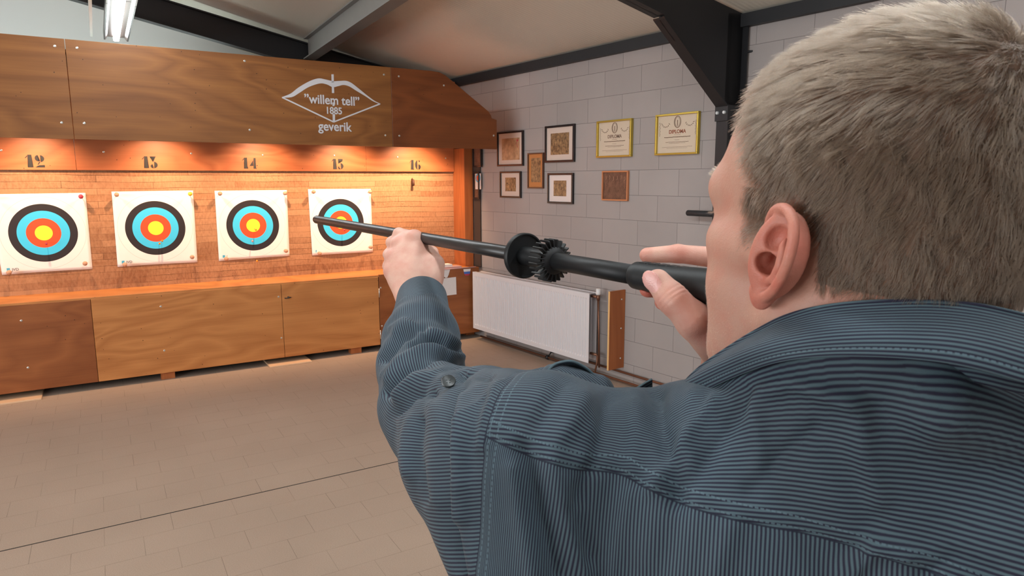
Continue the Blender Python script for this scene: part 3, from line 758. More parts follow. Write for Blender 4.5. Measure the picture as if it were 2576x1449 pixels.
# ================================================================== along the block wall
WK = WX/4.09
def wy(y): return y*WK
def wz(z): return CAM_H+(z-CAM_H)*WK
M_blackframe = plain('black_lacquer_frame', srgb(40, 34, 34), 0.22)
M_brownframe = plain('brown_wood_frame', srgb(96, 62, 44), 0.35)
M_goldframe = plain('gold_frame', srgb(196, 170, 76), 0.28, metal=0.7)
M_copperframe = plain('copper_coloured_frame', srgb(196, 124, 80), 0.4)
M_mat = plain('cream_passe_partout', srgb(206, 188, 176), 0.7)
M_matw = plain('white_passe_partout', srgb(222, 210, 206), 0.5)
M_matt = plain('tan_passe_partout', srgb(186, 122, 68), 0.7)
def sepia(name, c1, c2, sc=38):
    m, t, b = nt(name)
    g = N(t, 'ShaderNodeNewGeometry')
    mp = N(t, 'ShaderNodeMapping'); mp.inputs['Scale'].default_value = (1, 1.0, 0.85); L(t, g.outputs['Position'], mp.inputs['Vector'])
    n = N(t, 'ShaderNodeTexNoise', inp={'Scale': sc, 'Detail': 5.0, 'Roughness': 0.7}); L(t, mp.outputs[0], n.inputs['Vector'])
    r = ramp(t, [(0.35, c1), (0.68, c2)]); L(t, n.outputs['Fac'], r.inputs[0]); L(t, r.outputs[0], b.inputs['Base Color'])
    b.inputs['Roughness'].default_value = 0.35
    return m
M_sepia = sepia('sepia_group_photo', srgb(78, 58, 42), srgb(176, 140, 100))
M_sepia2 = sepia('faded_document', srgb(150, 118, 88), srgb(196, 160, 126), 18)
M_dimphoto = sepia('dark_photo', srgb(84, 56, 44), srgb(124, 88, 70), 22)
M_cert = plain('diploma_paper', srgb(204, 186, 164), 0.6, noise=0.05, nscale=6)
M_ink = plain('faded_ink', srgb(134, 108, 92), 0.7)
M_inkr = plain('brown_red_ink', srgb(150, 90, 66), 0.7)
def poly_box(nm, y0, y1, z0, z1, x0, x1, mat, par):
    return box(nm, (x0, y0, z0), (x1, y1, z1), mat, par)
def framed(name, yA, yB, z0, z1, fw, fm, label, cat='picture', depth=0.022, mat=None, mat_w=0.0, img=None, img_rect=None, xoff=0.0):
    """hangs on the block wall; yA > yB (yA is the far side)"""
    yA, yB, z0, z1 = wy(yA), wy(yB), wz(z0), wz(z1)
    if img_rect: img_rect = (wy(img_rect[0]), wy(img_rect[1]), wz(img_rect[2]), wz(img_rect[3]))
    e = empty(name, (WX, (yA+yB)/2, z0)); tag(e, label, cat, 'framed pictures on the block wall')
    x1 = WX-0.002-xoff; x0 = x1-depth
    bm = bmesh.new()
    for a, b_, c, d in ((yB, yA, z0, z0+fw), (yB, yA, z1-fw, z1), (yB, yB+fw, z0+fw, z1-fw), (yA-fw, yA, z0+fw, z1-fw)):
        bm_box(bm, (x0, a, c), (x1, b_, d))
    bm_done(bm, 'frame', fm, e, bevel=0.002)
    if mat: poly_box('passe_partout', yB+fw*0.8, yA-fw*0.8, z0+fw*0.8, z1-fw*0.8, x1-0.010, x1-0.004, mat, e)
    if img:
        a, b_, c, d = img_rect if img_rect else (yB+fw+mat_w, yA-fw-mat_w, z0+fw+mat_w, z1-fw-mat_w)
        poly_box('print', a, b_, c, d, x1-0.0112, x1-0.0100, img, e)
    return e
framed('framed_picture', 5.673, 5.250, 1.856, 2.190, 0.018, M_blackframe, 'black framed faded certificate with a red seal, beside the end of the fascia', mat=M_mat, img=M_sepia2, img_rect=(5.31, 5.60, 1.915, 2.125))
pA = COL.objects['framed_picture']
bm = bmesh.new(); bm_tube(bm, [(WX-0.0135, wy(5.345), wz(2.10)), (WX-0.0132, wy(5.345), wz(2.10))], 0.012, 12); bm_tube(bm, [(WX-0.0135, wy(5.345), wz(2.10)), (WX-0.0135, wy(5.36), wz(2.07)), (WX-0.0135, wy(5.335), wz(2.03))], 0.002, 6)
bm_done(bm, 'seal', M_pinred, pA)
framed('framed_picture', 4.920, 4.520, 1.877, 2.204, 0.020, M_blackframe, 'black framed brown group photo in a cream mount, upper right of the narrow picture', mat=M_mat, img=M_sepia, img_rect=(4.595, 4.845, 1.945, 2.135))
framed('framed_picture', 5.628, 5.288, 1.547, 1.805, 0.017, M_blackframe, 'small black framed brown photo under the certificate with the red seal', mat=M_mat, img=M_sepia, img_rect=(5.37, 5.545, 1.61, 1.745))
framed('framed_picture', 5.177, 4.945, 1.642, 1.971, 0.012, M_brownframe, 'narrow upright picture with a dark winged figure in a tan mount', mat=M_matt, img=M_sepia, img_rect=(4.99, 5.13, 1.70, 1.925))
framed('framed_picture', 4.879, 4.531, 1.508, 1.781, 0.018, M_blackframe, 'black framed photo in a white mount with a bright reflection in its corner', mat=M_matw, img=M_sepia, img_rect=(4.625, 4.80, 1.575, 1.715))
framed('framed_picture', 4.168, 3.872, 1.550, 1.793, 0.012, M_copperframe, 'copper framed brown photo below the smaller diploma', mat=M_dimphoto)
pH = [o for o in COL.objects if o.get('label', '').startswith('copper framed')][0]
M_chalk = plain('pale_scratches', srgb(196, 150, 124), 0.8)
bm = bmesh.new()
for k in range(6):
    y = wy(4.128-k*0.043); zt = wz(1.752+0.006*math.sin(k*2.1))
    bm_tube(bm, [(WX-0.0125, y, zt), (WX-0.0125, y-0.004, zt-0.022), (WX-0.0125, y+0.003, zt-0.035)], 0.0016, 5)
    bm_tube(bm, [(WX-0.0125, y, zt-0.045), (WX-0.0125, y+0.002, zt-0.10)], 0.0005, 4)
bm_done(bm, 'figures', M_chalk, pH)
framed('framed_picture', 6.10, 5.944, 1.855, 2.060, 0.016, M_blackframe, 'black framed dark picture half hidden by the post, upper one', xoff=0.014, mat=M_dimphoto)
framed('framed_picture', 6.10, 5.982, 1.522, 1.805, 0.018, M_blackframe, 'black framed photo of a target half hidden by the post, lower one', xoff=0.014, mat=M_dimphoto)
pJ = [o for o in COL.objects if 'photo of a target' in o.get('label', '')][0]
bm = bmesh.new()
bm_box(bm, (WX-0.0275, 6.10, wz(1.625)), (WX-0.0265, 6.21, wz(1.79))); bm_done(bm, 'photo', M_matw, pJ)
for r, mm_, dx in ((0.062, M_blue, 0.0140), (0.040, M_face and plain('orange_ring', srgb(232, 90, 50), 0.6), 0.0145)):
    bm = bmesh.new(); bm_tube(bm, [(WX-0.014-dx, 6.155, wz(1.742)), (WX-0.014-dx-0.0003, 6.155, wz(1.742))], r*0.75, 24); bm_done(bm, 'ring', mm_, pJ)
def diploma(yA, yB, z0, z1, inkm, label):
    e = framed('framed_diploma', yA, yB, z0, z1, 0.014, M_goldframe, label, cat='diploma', depth=0.03, mat=M_cert)
    yA, yB, z0, z1 = wy(yA), wy(yB), wz(z0), wz(z1)
    x = WX-0.0132
    cy, h, w = (yA+yB)/2, z1-z0, yA-yB
    bm = bmesh.new()
    def flat_ring(y, z, ry, rz, t=0.003, n=28, a0=0, a1=360):
        P = [(y+ry*math.cos(math.radians(a0+(a1-a0)*k/n)), z+rz*math.sin(math.radians(a0+(a1-a0)*k/n))) for k in range(n+1)]
        bm_tube(bm, [(x, p[0], p[1]) for p in P], t*0.5, 5, cap=False)
    flat_ring(cy, z1-0.064, 0.030, 0.042, 0.006)
    flat_ring(cy, z1-0.064, 0.022, 0.033, 0.002)
    bm_tube(bm, [(x, cy, z1-0.092), (x, cy, z1-0.050)], 0.003, 5)
    for s in (-1, 1):
        for k in range(7):      # swags of leaves
            a = math.radians(200+22*k)
            bm_tube(bm, [(x, cy+s*(w*0.28+0.034*math.cos(a)), z1-0.058+0.036*math.sin(a)), (x, cy+s*(w*0.28+0.046*math.cos(a+0.2)), z1-0.056+0.046*math.sin(a+0.2))], 0.0022, 5)
        for k in range(9):
            bm_tube(bm, [(x, cy+s*w*0.42, z1-0.06-k*0.012), (x, cy+s*(w*0.42-0.006*(k % 2)), z1-0.069-k*0.012)], 0.0015, 5)
    for z, ww, tt in ((0.48, 0.16, 0.0010), (0.43, 0.62, 0.0028), (0.36, 0.12, 0.001), (0.31, 0.55, 0.0016), (0.28, 0.4, 0.001), (0.19, 0.72, 0.001), (0.16, 0.5, 0.0008)):
        for s in (-1, 1):
            n = max(3, int(ww*16))
            for k in range(n):
                y0 = cy-s*(ww*w/2)*(k/n); y1 = cy-s*(ww*w/2)*((k+0.72)/n)
                bm_tube(bm, [(x, y0, z0+z*h), (x, y1, z0+z*h+0.001*((k*7) % 3-1))], tt, 4)
    bm_done(bm, 'ornament', M_ink, e)
    T = Matrix(((0, 1, 0, x), (-1, 0, 0, cy), (0, 0, 1, z0+0.52*h), (0, 0, 0, 1)))
    text_mesh('lettering', 'DIPLOMA', 0.038, T, inkm, e, bold=0.0012, thick=0.0002)
diploma(4.234, 3.842, 1.903, 2.201, M_ink, 'gold framed diploma, the smaller and yellower of the two')
diploma(3.592, 3.192, 1.904, 2.205, M_inkr, 'gold framed diploma nearest to the dark column')
# dark upright strip on the wall in the corner
tag(box('dark_wall_strip', (WX-0.015, wy(5.99), 0.78), (WX-0.001, 6.26, 2.0), plain('dark_brown_strip', srgb(66, 54, 48), 0.6)), 'dark upright strip on the wall between the stand and the radiator', 'casing')

# ------------------------------------------------------------------ radiator
M_rad = plain('white_radiator_enamel', srgb(214, 210, 212), 0.35)
rad = empty('radiator', (WX-0.06, 5.2, 0.12)); tag(rad, 'long white ribbed panel radiator on the block wall', 'radiator')
RY_0, RY_1, RZ0, RZ1 = wy(4.145), 6.07, wz(0.165), wz(0.770)
RXF, RXB = WX-0.165, WX-0.045
bm = bmesh.new()
prof = []
npitch = int((RY_1-RY_0-0.05)/0.0333)
p = (RY_1-RY_0-0.05)/npitch
y = RY_0+0.025
prof.append((RY_0, 0.0)); 
for k in range(npitch):
    prof += [(y+p*0.12, 0.0), (y+p*0.28, 0.008), (y+p*0.62, 0.008), (y+p*0.78, 0.0)]
    y += p
prof.append((RY_1, 0.0))
zs = [(RZ0, 0), (RZ0+0.04, 0), (RZ0+0.055, 1), (RZ1-0.055, 1), (RZ1-0.04, 0), (RZ1, 0)]
rows = []
for z, f in zs:
    rows.append([bm.verts.new((RXF+d*f, yy, z)) for yy, d in prof])
for a, b_ in zip(rows, rows[1:]):
    for k in range(len(prof)-1):
        bm.faces.new((a[k], a[k+1], b_[k+1], b_[k]))
fp = bm_done(bm, 'front_panel', M_rad, rad)
md = fp.modifiers.new('sheet', 'SOLIDIFY'); md.thickness = 0.004; md.offset = -1
box('rear_panel', (RXB-0.006, RY_0+0.03, RZ0), (RXB, RY_1-0.02, RZ1), M_rad, rad)
bm = bmesh.new()
bm_box(bm, (RXF+0.006, RY_0+0.02, RZ1-0.012), (RXF+0.03, RY_1-0.01, RZ1)); bm_box(bm, (RXB-0.03, RY_0+0.02, RZ1-0.012), (RXB, RY_1-0.01, RZ1))
for k in range(60):
    yy = RY_0+0.03+k*(RY_1-RY_0-0.05)/60
    bm_box(bm, (RXF+0.03, yy, RZ1-0.012), (RXB-0.03, yy+0.018, RZ1-0.004))
bm_done(bm, 'top_grille', M_rad, rad)
bm = bmesh.new()
for yy in (RY_0+0.035, RY_1-0.045):
    bm_box(bm, (RXF+0.03, yy, RZ0+0.02), (RXF+0.034, yy+0.02, RZ1-0.02)); bm_box(bm, (RXF+0.06, yy, RZ0+0.02), (RXF+0.064, yy+0.02, RZ1-0.02))
bm_done(bm, 'convector_fins', M_rad, rad)
M_copper = plain('copper_pipe', srgb(128, 88, 68), 0.42, metal=0.6)
M_grip = plain('white_plastic', srgb(225, 222, 220), 0.45)
bm = bmesh.new(); bm_tube(bm, [(RXF+0.06, RY_0+0.04, 0.715), (RXF+0.06, RY_0-0.03, 0.715)], 0.012, 12); bm_tube(bm, [(RXF+0.06, RY_0-0.045, 0.69), (RXF+0.06, RY_0-0.045, 0.735)], 0.016, 12)
bm_tube(bm, [(RXF+0.06, RY_0+0.04, 0.20), (RXF+0.06, RY_0-0.045, 0.20)], 0.012, 12)
bm_done(bm, 'valve_body', M_copper, rad, smooth=True)
bm = bmesh.new(); bm_tube(bm, [(RXF+0.06, RY_0-0.045, 0.735), (RXF+0.06, RY_0-0.045, 0.75), (RXF+0.06, RY_0-0.045, 0.79)], [0.018, 0.024, 0.020], 18)
bm_done(bm, 'thermostat_knob', M_grip, rad, smooth=True)
bm = bmesh.new(); bm_tube(bm, [(RXF+0.06, RY_0-0.045, 0.69), (RXF+0.06, RY_0-0.06, 0.40), (RXF+0.07, RY_0-0.06, 0.09)], 0.0085, 10)
bm_tube(bm, [(RXF+0.06, RY_0-0.045, 0.20), (RXF+0.06, RY_0-0.045, 0.14), (RXF+0.03, RY_0-0.045, 0.03)], 0.0085, 10)
bm_done(bm, 'feed_pipe', M_copper, rad, smooth=True)
for k, (x, z, lb) in enumerate(((WX-0.03, 0.085, 'upper copper heating pipe along the foot of the block wall'), (WX-0.09, 0.03, 'lower copper heating pipe just above the floor'))):
    o = tube('heating_pipe', [(x, RY0+0.3, z), (x, 3.0, z), (x, 6.04, z)], 0.010, M_copper, None, 12)
    tag(o, lb, 'pipe', 'copper heating pipes')
for y_, nm in ((4.9, 'a'),):
    bm = bmesh.new()
    bm_tube(bm, [(WX-0.09, y_-0.012, 0.03), (WX-0.09, y_+0.012, 0.03)], 0.020, 12); bm_tube(bm, [(WX-0.03, y_-0.012, 0.085), (WX-0.03, y_+0.012, 0.085)], 0.020, 12)
    bm_tube(bm, [(WX-0.09, y_, 0.03), (WX-0.03, y_, 0.085), (WX-0.0005, y_, 0.09)], 0.006, 8)
    tag(bm_done(bm, 'pipe_bracket', M_steel, None, smooth=True), 'dark bracket clamping the two heating pipes under the radiator', 'bracket')
# board that shields the radiator end
sh = empty('radiator_shield', (WX, wy(3.89), 0.12)); tag(sh, 'upright brown board fixed to the wall at the end of the radiator', 'board')
box('board', (WX-0.185, wy(3.885), wz(0.160)), (WX-0.002, wy(3.903), wz(0.822)), M_post, sh, bevel=0.001)
box('edge_strip', (WX-0.1866, wy(3.885), wz(0.160)), (WX-0.185, wy(3.903), wz(0.822)), M_edge, sh)
for z in (0.745, 0.50, 0.245):
    bm = bmesh.new(); bm_tube(bm, [(WX-0.045, wy(3.885), wz(z)), (WX-0.045, wy(3.885)-0.004, wz(z))], [0.008, 0.005], 10); bm_done(bm, 'screw', M_screw, sh)
# black rod past the face, taken for another blowgun; rail and bracket made up
hr = empty('stand_in_rail', (WX, 2.9, 1.5)); tag(hr, 'made-up black rail on the block wall, in place of the rod seen past the face', 'rail')
hp = at(1727, 535.5, 1.0)-CAMP; hpt = CAMP+hp*((WX-0.09)/hp[0])
tube('rail', [(WX-0.09, hpt[1]-0.004, hpt[2]), (WX-0.09, hpt[1]-0.012, hpt[2]), (WX-0.09, hpt[1]-0.6, hpt[2])], [0.015, 0.0215, 0.0215], plain('black_rubber', srgb(36, 38, 42), 0.55), hr)
bm = bmesh.new(); bm_tube(bm, [(WX-0.001, hpt[1]-0.35, hpt[2]), (WX-0.085, hpt[1]-0.35, hpt[2])], 0.010, 10); bm_done(bm, 'bracket', M_steel, hr, smooth=True)

# ------------------------------------------------------------------ papers by the right end of the ledge
M_sheet = plain('white_paper', srgb(232, 226, 224), 0.6, noise=0.04, nscale=30)
M_pink = plain('lilac_plastic', srgb(196, 160, 160), 0.4)
t_ = box('letter_tray', (2.93, 6.515, 0.7845), (3.30, 6.635, 0.806), M_pink, None, STAND, bevel=0.003)
tag(t_, 'flat lilac tray holding papers on the end of the ledge', 'tray')
o = box('paper_stack', (2.95, 6.52, 0.8065), (3.19, 6.63, 0.832), M_sheet, None, STAND)
tag(o, 'small stack of white papers in the lilac tray', 'paper')
rod = tube('flag_rod', [S(2.86, 6.478, 0.788), S(3.45, 6.478, 0.790)], 0.006, M_pink, None, 8)
tag(rod, 'thin pale rod along the upper edge of the end panel', 'rod')
bm = bmesh.new(); bm_prism(bm, [(3.04, 0.785), (3.145, 0.785), (3.125, 0.725), (3.108, 0.697), (3.085, 0.697), (3.062, 0.725)], STAND, 6.484, 6.4865)
tag(bm_done(bm, 'pennant', M_sheet), 'white tongue shaped pennant hanging beside the left hand', 'pennant')
fl = empty('flag_pennant', S(3.30, 6.48, 0.72)); tag(fl, 'small white, blue and red striped pennant on the end panel', 'pennant')
for z0, z1, w0, w1, mm_ in ((0.738, 0.766, 0.062, 0.054, M_sheet), (0.712, 0.738, 0.054, 0.046, plain('flag_blue', srgb(70, 110, 190), 0.6)), (0.694, 0.712, 0.046, 0.030, M_pinred)):
    bm = bmesh.new(); bm_prism(bm, [(3.347-w1*0.72, z0+0.008), (3.347+w1*0.72, z0+0.008), (3.347+w0*0.72, z1+0.008), (3.347-w0*0.72, z1+0.008)], STAND, 6.4855, 6.4868); bm_done(bm, 'stripe', mm_, fl)
bm = bmesh.new(); bm_prism(bm, [(2.98, 0.503), (3.216, 0.508), (3.212, 0.697), (2.98, 0.690)], STAND, 6.4845, 6.4868)
tag(bm_done(bm, 'notice_sheet', M_sheet), 'white sheet of paper pinned on the end panel beside the cuff', 'paper')

# ================================================================== smooth bodies from distance fields
def rc(P, a, b, ra, rb):
    a = np.asarray(a, np.float64); b = np.asarray(b, np.float64); ba = b-a
    h = np.clip(((P-a)@ba)/max(ba@ba, 1e-12), 0, 1)
    return np.linalg.norm(P-a-h[:, None]*ba, axis=1)-(ra+(rb-ra)*h)
def chain(P, pts, rs, k=0.0):
    d = None
    for i in range(len(pts)-1):
        e = rc(P, pts[i], pts[i+1], rs[i], rs[i+1])
        d = e if d is None else (np.minimum(d, e) if k == 0 else smin(d, e, k))
    return d
def ell(P, c, r, R=None):
    q = P-np.asarray(c, float)
    if R is not None: q = q@np.asarray(R, float).T
    r = np.asarray(r, float)
    k0 = np.linalg.norm(q/r, axis=1); k1 = np.linalg.norm(q/(r*r), axis=1)
    return k0*(k0-1)/np.maximum(k1, 1e-9)
def smin(a, b, k):
    h = np.clip(0.5+0.5*(b-a)/k, 0, 1)
    return b*(1-h)+a*h-k*h*(1-h)
def smax(a, b, k): return -smin(-a, -b, k)
def sstep(x, a, b):
    t = np.clip((x-a)/(b-a), 0, 1); return t*t*(3-2*t)
def surface(func, lo, hi, h, newton=2, B=8):
    lo = np.asarray(lo, float); hi = np.asarray(hi, float)
    nb = np.ceil((hi-lo)/(h*B)).astype(int); n = nb*B
    # coarse pass
    g = [lo[i]+(np.arange(nb[i])+0.5)*h*B for i in range(3)]
    C = np.stack(np.meshgrid(*g, indexing='ij'), -1).reshape(-1, 3)
    d = func(C)
    keep = np.abs(d) < h*B*1.25
    idx = np.argwhere(keep.reshape(nb))
    D = np.repeat(np.repeat(np.repeat(np.where(d < 0, -1.0, 1.0).reshape(nb).astype(np.float32), B, 0), B, 1), B, 2)
    off = np.stack(np.meshgrid(*[np.arange(B)]*3, indexing='ij'), -1).reshape(-1, 3)
    CH = 400
    for s in range(0, len(idx), CH):
        ii = idx[s:s+CH]
        G = (ii[:, None, :]*B+off[None]).reshape(-1, 3)
        D[G[:, 0], G[:, 1], G[:, 2]] = func(lo+G*h)
    sg = D < 0
    # active cells
    def c(i, j, k): return sg[i:n[0]-1+i, j:n[1]-1+j, k:n[2]-1+k]
    cnt = sum(c(i, j, k).astype(np.uint8) for i in (0, 1) for j in (0, 1) for k in (0, 1))
    act = np.argwhere((cnt > 0) & (cnt < 8))
    vid = -np.ones(n-1, np.int32); vid[act[:, 0], act[:, 1], act[:, 2]] = np.arange(len(act))
    acc = np.zeros((len(act), 3)); num = np.zeros(len(act))
    corners = [(i, j, k) for i in (0, 1) for j in (0, 1) for k in (0, 1)]
    for a in corners:
        for b in corners:
            if sum(abs(x-y) for x, y in zip(a, b)) == 1 and a < b:
                da = D[act[:, 0]+a[0], act[:, 1]+a[1], act[:, 2]+a[2]]; db = D[act[:, 0]+b[0], act[:, 1]+b[1], act[:, 2]+b[2]]
                m = (da < 0) != (db < 0)
                t = np.where(m, da/np.where(m, da-db, 1), 0)
                p = np.array(a)+(np.array(b)-np.array(a))*t[:, None]
                acc[m] += p[m]; num[m] += 1
    V = lo+(act+acc/num[:, None])*h
    quads = []
    for ax in range(3):
        sl0 = [slice(None)]*3; sl1 = [slice(None)]*3
        sl0[ax] = slice(0, n[ax]-1); sl1[ax] = slice(1, n[ax])
        ch = np.argwhere(sg[tuple(sl0)] != sg[tuple(sl1)])
        u, v = (ax+1) % 3, (ax+2) % 3
        ok = (ch[:, u] > 0) & (ch[:, v] > 0) & (ch[:, u] < n[u]-1) & (ch[:, v] < n[v]-1)
        ch = ch[ok]
        def at_(du, dv):
            q = ch.copy(); q[:, u] -= du; q[:, v] -= dv
            return vid[q[:, 0], q[:, 1], q[:, 2]]
        Q = np.stack([at_(1, 1), at_(0, 1), at_(0, 0), at_(1, 0)], 1)
        inside = sg[ch[:, 0], ch[:, 1], ch[:, 2]]
        Q[~inside] = Q[~inside][:, ::-1]
        quads.append(Q[(Q >= 0).all(1)])
    Q = np.concatenate(quads)
    e = h*0.25
    for _ in range(newton):
        f0 = func(V)
        gr = np.stack([func(V+np.eye(3)[i]*e)-f0 for i in range(3)], 1)/e
        st = np.clip(f0, -h, h)[:, None]*gr/np.maximum((gr*gr).sum(1), 0.2)[:, None]
        V = V-st
    return V, Q
def mesh_np(name, V, F, mat=None, parent=None, smooth=True, attrs=None):
    me = bpy.data.meshes.new(name)
    me.vertices.add(len(V)); me.vertices.foreach_set('co', np.asarray(V, np.float32).ravel())
    F = np.asarray(F, np.int32); k = F.shape[1]
    me.loops.add(F.size); me.loops.foreach_set('vertex_index', F.ravel())
    me.polygons.add(len(F)); me.polygons.foreach_set('loop_start', np.arange(0, F.size, k, dtype=np.int32))
    me.polygons.foreach_set('loop_total', np.full(len(F), k, np.int32))
    me.update(calc_edges=True)
    if smooth: me.polygons.foreach_set('use_smooth', [True]*len(F))
    if attrs:
        for a, v in attrs.items():
            at_ = me.attributes.new(a, 'FLOAT', 'POINT'); at_.data.foreach_set('value', np.asarray(v, np.float32))
    me.validate()
    return link(name, me, mat, parent)
def npm(M): return np.array([list(r) for r in M])
def join_np(parts):
    V = []; F = []; A = {}; o = 0
    keys = parts[0][2].keys()
    for v, f, a in parts:
        V.append(v); F.append(f+o); o += len(v)
        for k in keys: A.setdefault(k, []).append(a[k])
    return np.concatenate(V), np.concatenate(F), {k: np.concatenate(x) for k, x in A.items()}

# ================================================================== the blowgun
def gun(px, off=0.0):
    """point of the barrel axis by bearing; it is a straight line in space"""
    return at(px, 552+0.1742*(px-795), 30.8/(20.6+0.031*(px-810)))
GA, GB = gun(795), gun(1880)
GD = (GA-GB)/np.linalg.norm(GA-GB)          # towards the muzzle
def g_at(px, d=0.0): return Vector(gun(px)+GD*d)
M_barrel = plain('black_anodised_barrel', srgb(34, 31, 31), 0.36, spec=0.5)
M_rubber = plain('black_rubber_parts', srgb(17, 18, 20), 0.5, spec=0.35, noise=0.15, nscale=60)
M_gripm = plain('dark_moulded_grip', srgb(22, 25, 27), 0.5, spec=0.35, noise=0.12, nscale=40, bump=0.0006)
gunE = empty('blowgun', Vector(GB)); tag(gunE, 'long black blowgun held at the mouth and pointing at the targets', 'blowgun')
tube('barrel', [g_at(795), g_at(797), g_at(1200), g_at(1340)], [0.0078, 0.0090, 0.0090, 0.0090], M_barrel, gunE, 32)
bm = bmesh.new()
bm_tube(bm, [g_at(795, 0.0002), g_at(795, 0.0006)], 0.0060, 24); bm_done(bm, 'bore', M_dark, gunE)
tube('barrel_sleeve', [g_at(1385), g_at(1500), g_at(1612)], 0.0102, M_rubber, gunE, 32)
# splash disc: a dished plate with a raised rim, on a short hub
def lathe(nm, base, prof, mat, n=64):
    """prof: (distance towards the mouth, radius)"""
    x, y, d = frame_from(-GD)
    bm = bmesh.new(); rings = []
    b = Vector(base)
    for s, r in prof:
        rings.append([bm.verts.new(b+d*s+(x*math.cos(2*math.pi*k/n)+y*math.sin(2*math.pi*k/n))*r) for k in range(n)])
    for a, c in zip(rings, rings[1:]):
        for k in range(n): bm.faces.new((a[k], a[(k+1) % n], c[(k+1) % n], c[k]))
    o = bm_done(bm, nm, mat, gunE, smooth=True)
    md = o.modifiers.new('edge', 'EDGE_SPLIT'); md.split_angle = math.radians(40)
    return o
lathe('guard_disc', g_at(1318), [(-0.0035, 0.009), (-0.0035, 0.0270), (-0.0025, 0.0283), (0.0030, 0.0285), (0.0042, 0.0276), (0.0042, 0.0262), (0.0015, 0.0252), (0.0010, 0.0115), (0.0010, 0.009)], M_rubber)
lathe('hub', g_at(1318), [(0.0, 0.0118), (0.012, 0.0118), (0.030, 0.0108), (0.050, 0.0108)], M_rubber)
x, y, d = frame_from(-GD)
bc = g_at(1396)
lathe('ring_plate', bc, [(-0.004, 0.010), (-0.004, 0.0160), (0.0, 0.0165), (0.0012, 0.0150), (0.0030, 0.0125), (0.0036, 0.0102)], M_rubber)
for k in range(24):
    a = 2*math.pi*(k+0.3)/24
    rd = x*math.cos(a)+y*math.sin(a); tg = -x*math.sin(a)+y*math.cos(a)
    bm = bmesh.new()
    # a flat finger: radial plate that turns forward towards the muzzle
    out = [(0.001, 0.0140), (0.0, 0.0244), (-0.0010, 0.0254), (-0.0175, 0.0256), (-0.0190, 0.0248), (-0.0185, 0.0232), (-0.0085, 0.0226), (-0.0080, 0.0140)]
    A = [bm.verts.new(bc+d*s+rd*r-tg*0.00085) for s, r in out]; B_ = [bm.verts.new(bc+d*s+rd*r+tg*0.00085) for s, r in out]
    bm.faces.new(A); bm.faces.new(B_[::-1])
    for i in range(len(A)): bm.faces.new((A[i], B_[i], B_[(i+1) % len(A)], A[(i+1) % len(A)]))
    bm_done(bm, 'finger', M_rubber, gunE, bevel=0.0004, seg=1)
gl = float((Vector(gun(1600))-Vector(GB)).length)
lathe('mouthpiece', g_at(1600), [(-0.001, 0.0102), (-0.001, 0.0128), (0.001, 0.0138), (0.010, 0.0142), (0.018, 0.0140), (0.035, 0.0146), (0.06, 0.0158), (0.09, 0.0172), (gl-0.02, 0.0180), (gl-0.012, 0.0170), (gl, 0.010)], M_gripm)
bm = bmesh.new()
for k in range(9):   # raised blocks along the top of the grip
    p = g_at(1612, 0)-Vector(GD)*(0.0125*k); r = 0.0139+0.00028*k
    up = (Vector((0, 0, 1))-Vector(GD)*GD[2]).normalized(); sd = Vector(GD).cross(up)
    M4 = Matrix((( *sd, 0), (*Vector(GD), 0), (*up, 0), (0, 0, 0, 1))).transposed(); M4.translation = p
    bm_box(bm, (-0.0045, -0.010, r-0.0035), (0.0045, -0.001, r+0.0007), M4)
bm_done(bm, 'grip_blocks', M_gripm, gunE, bevel=0.0006)['kind'] = 'stuff'

# ================================================================== the shooter
# --- head frame -----------------------------------------------------------------
HY = math.radians(HEAD_YAW := 8.0); HP = math.radians(5.0)
hf = np.array([math.sin(HY)*math.cos(HP), math.cos(HY)*math.cos(HP), math.sin(HP)])
hl = np.array([-math.cos(HY), math.sin(HY), 0.0])
hu = np.cross(hf, hl)*1.0
hu = hu/np.linalg.norm(hu)
if hu[2] < 0: hu = -hu
HO = at(1945, 645, 0.440)-hl*0.078
HS = 1.03
def h2w(p): 
    p = np.asarray(p, float)
    return HO+HS*(p[..., 0:1]*hf+p[..., 1:2]*hl+p[..., 2:3]*hu)
def w2h(P): 
    q = (P-HO)/HS
    return np.stack([q@hf, q@hl, q@hu], 1)
# --- torso frame ----------------------------------------------------------------
BH = math.radians(56.0)
bf = np.array([math.sin(BH), math.cos(BH), 0.0]); bl = np.array([-math.cos(BH), math.sin(BH), 0.0]); bu = np.array([0, 0, 1.0])
BO = at(2150, 930, 0.475)                    # base of the neck
def w2b(P):
    q = P-BO; return np.stack([q@bl, q@bf, q@bu], 1)
def b2w(p):
    p = np.asarray(p, float); return BO+p[..., 0:1]*bl+p[..., 1:2]*bf+p[..., 2:3]*bu
LS = w2b(at(1335, 1175, 0.555)[None])[0]      # left shoulder
LE = w2b(at(1062, 1010, 0.80)[None])[0]       # left elbow
LW = w2b(at(1060, 742, 1.045)[None])[0]       # left wrist
RS = np.array([-0.175, 0.01, -0.055])
RW = w2b(at(1835, 905, 0.66)[None])[0]
RE = w2b(at(2560, 1150, 0.72)[None])[0]
print('LS', LS, 'LE', LE, 'LW', LW, 'RE', RE, 'RW', RW, 'arm', np.linalg.norm(LS-LE), np.linalg.norm(LE-LW), 'r', np.linalg.norm(RS-RE), np.linalg.norm(RE-RW), 'z', BO[2], HO[2], (BO+LS[0]*bl+LS[1]*bf+LS[2]*bu))

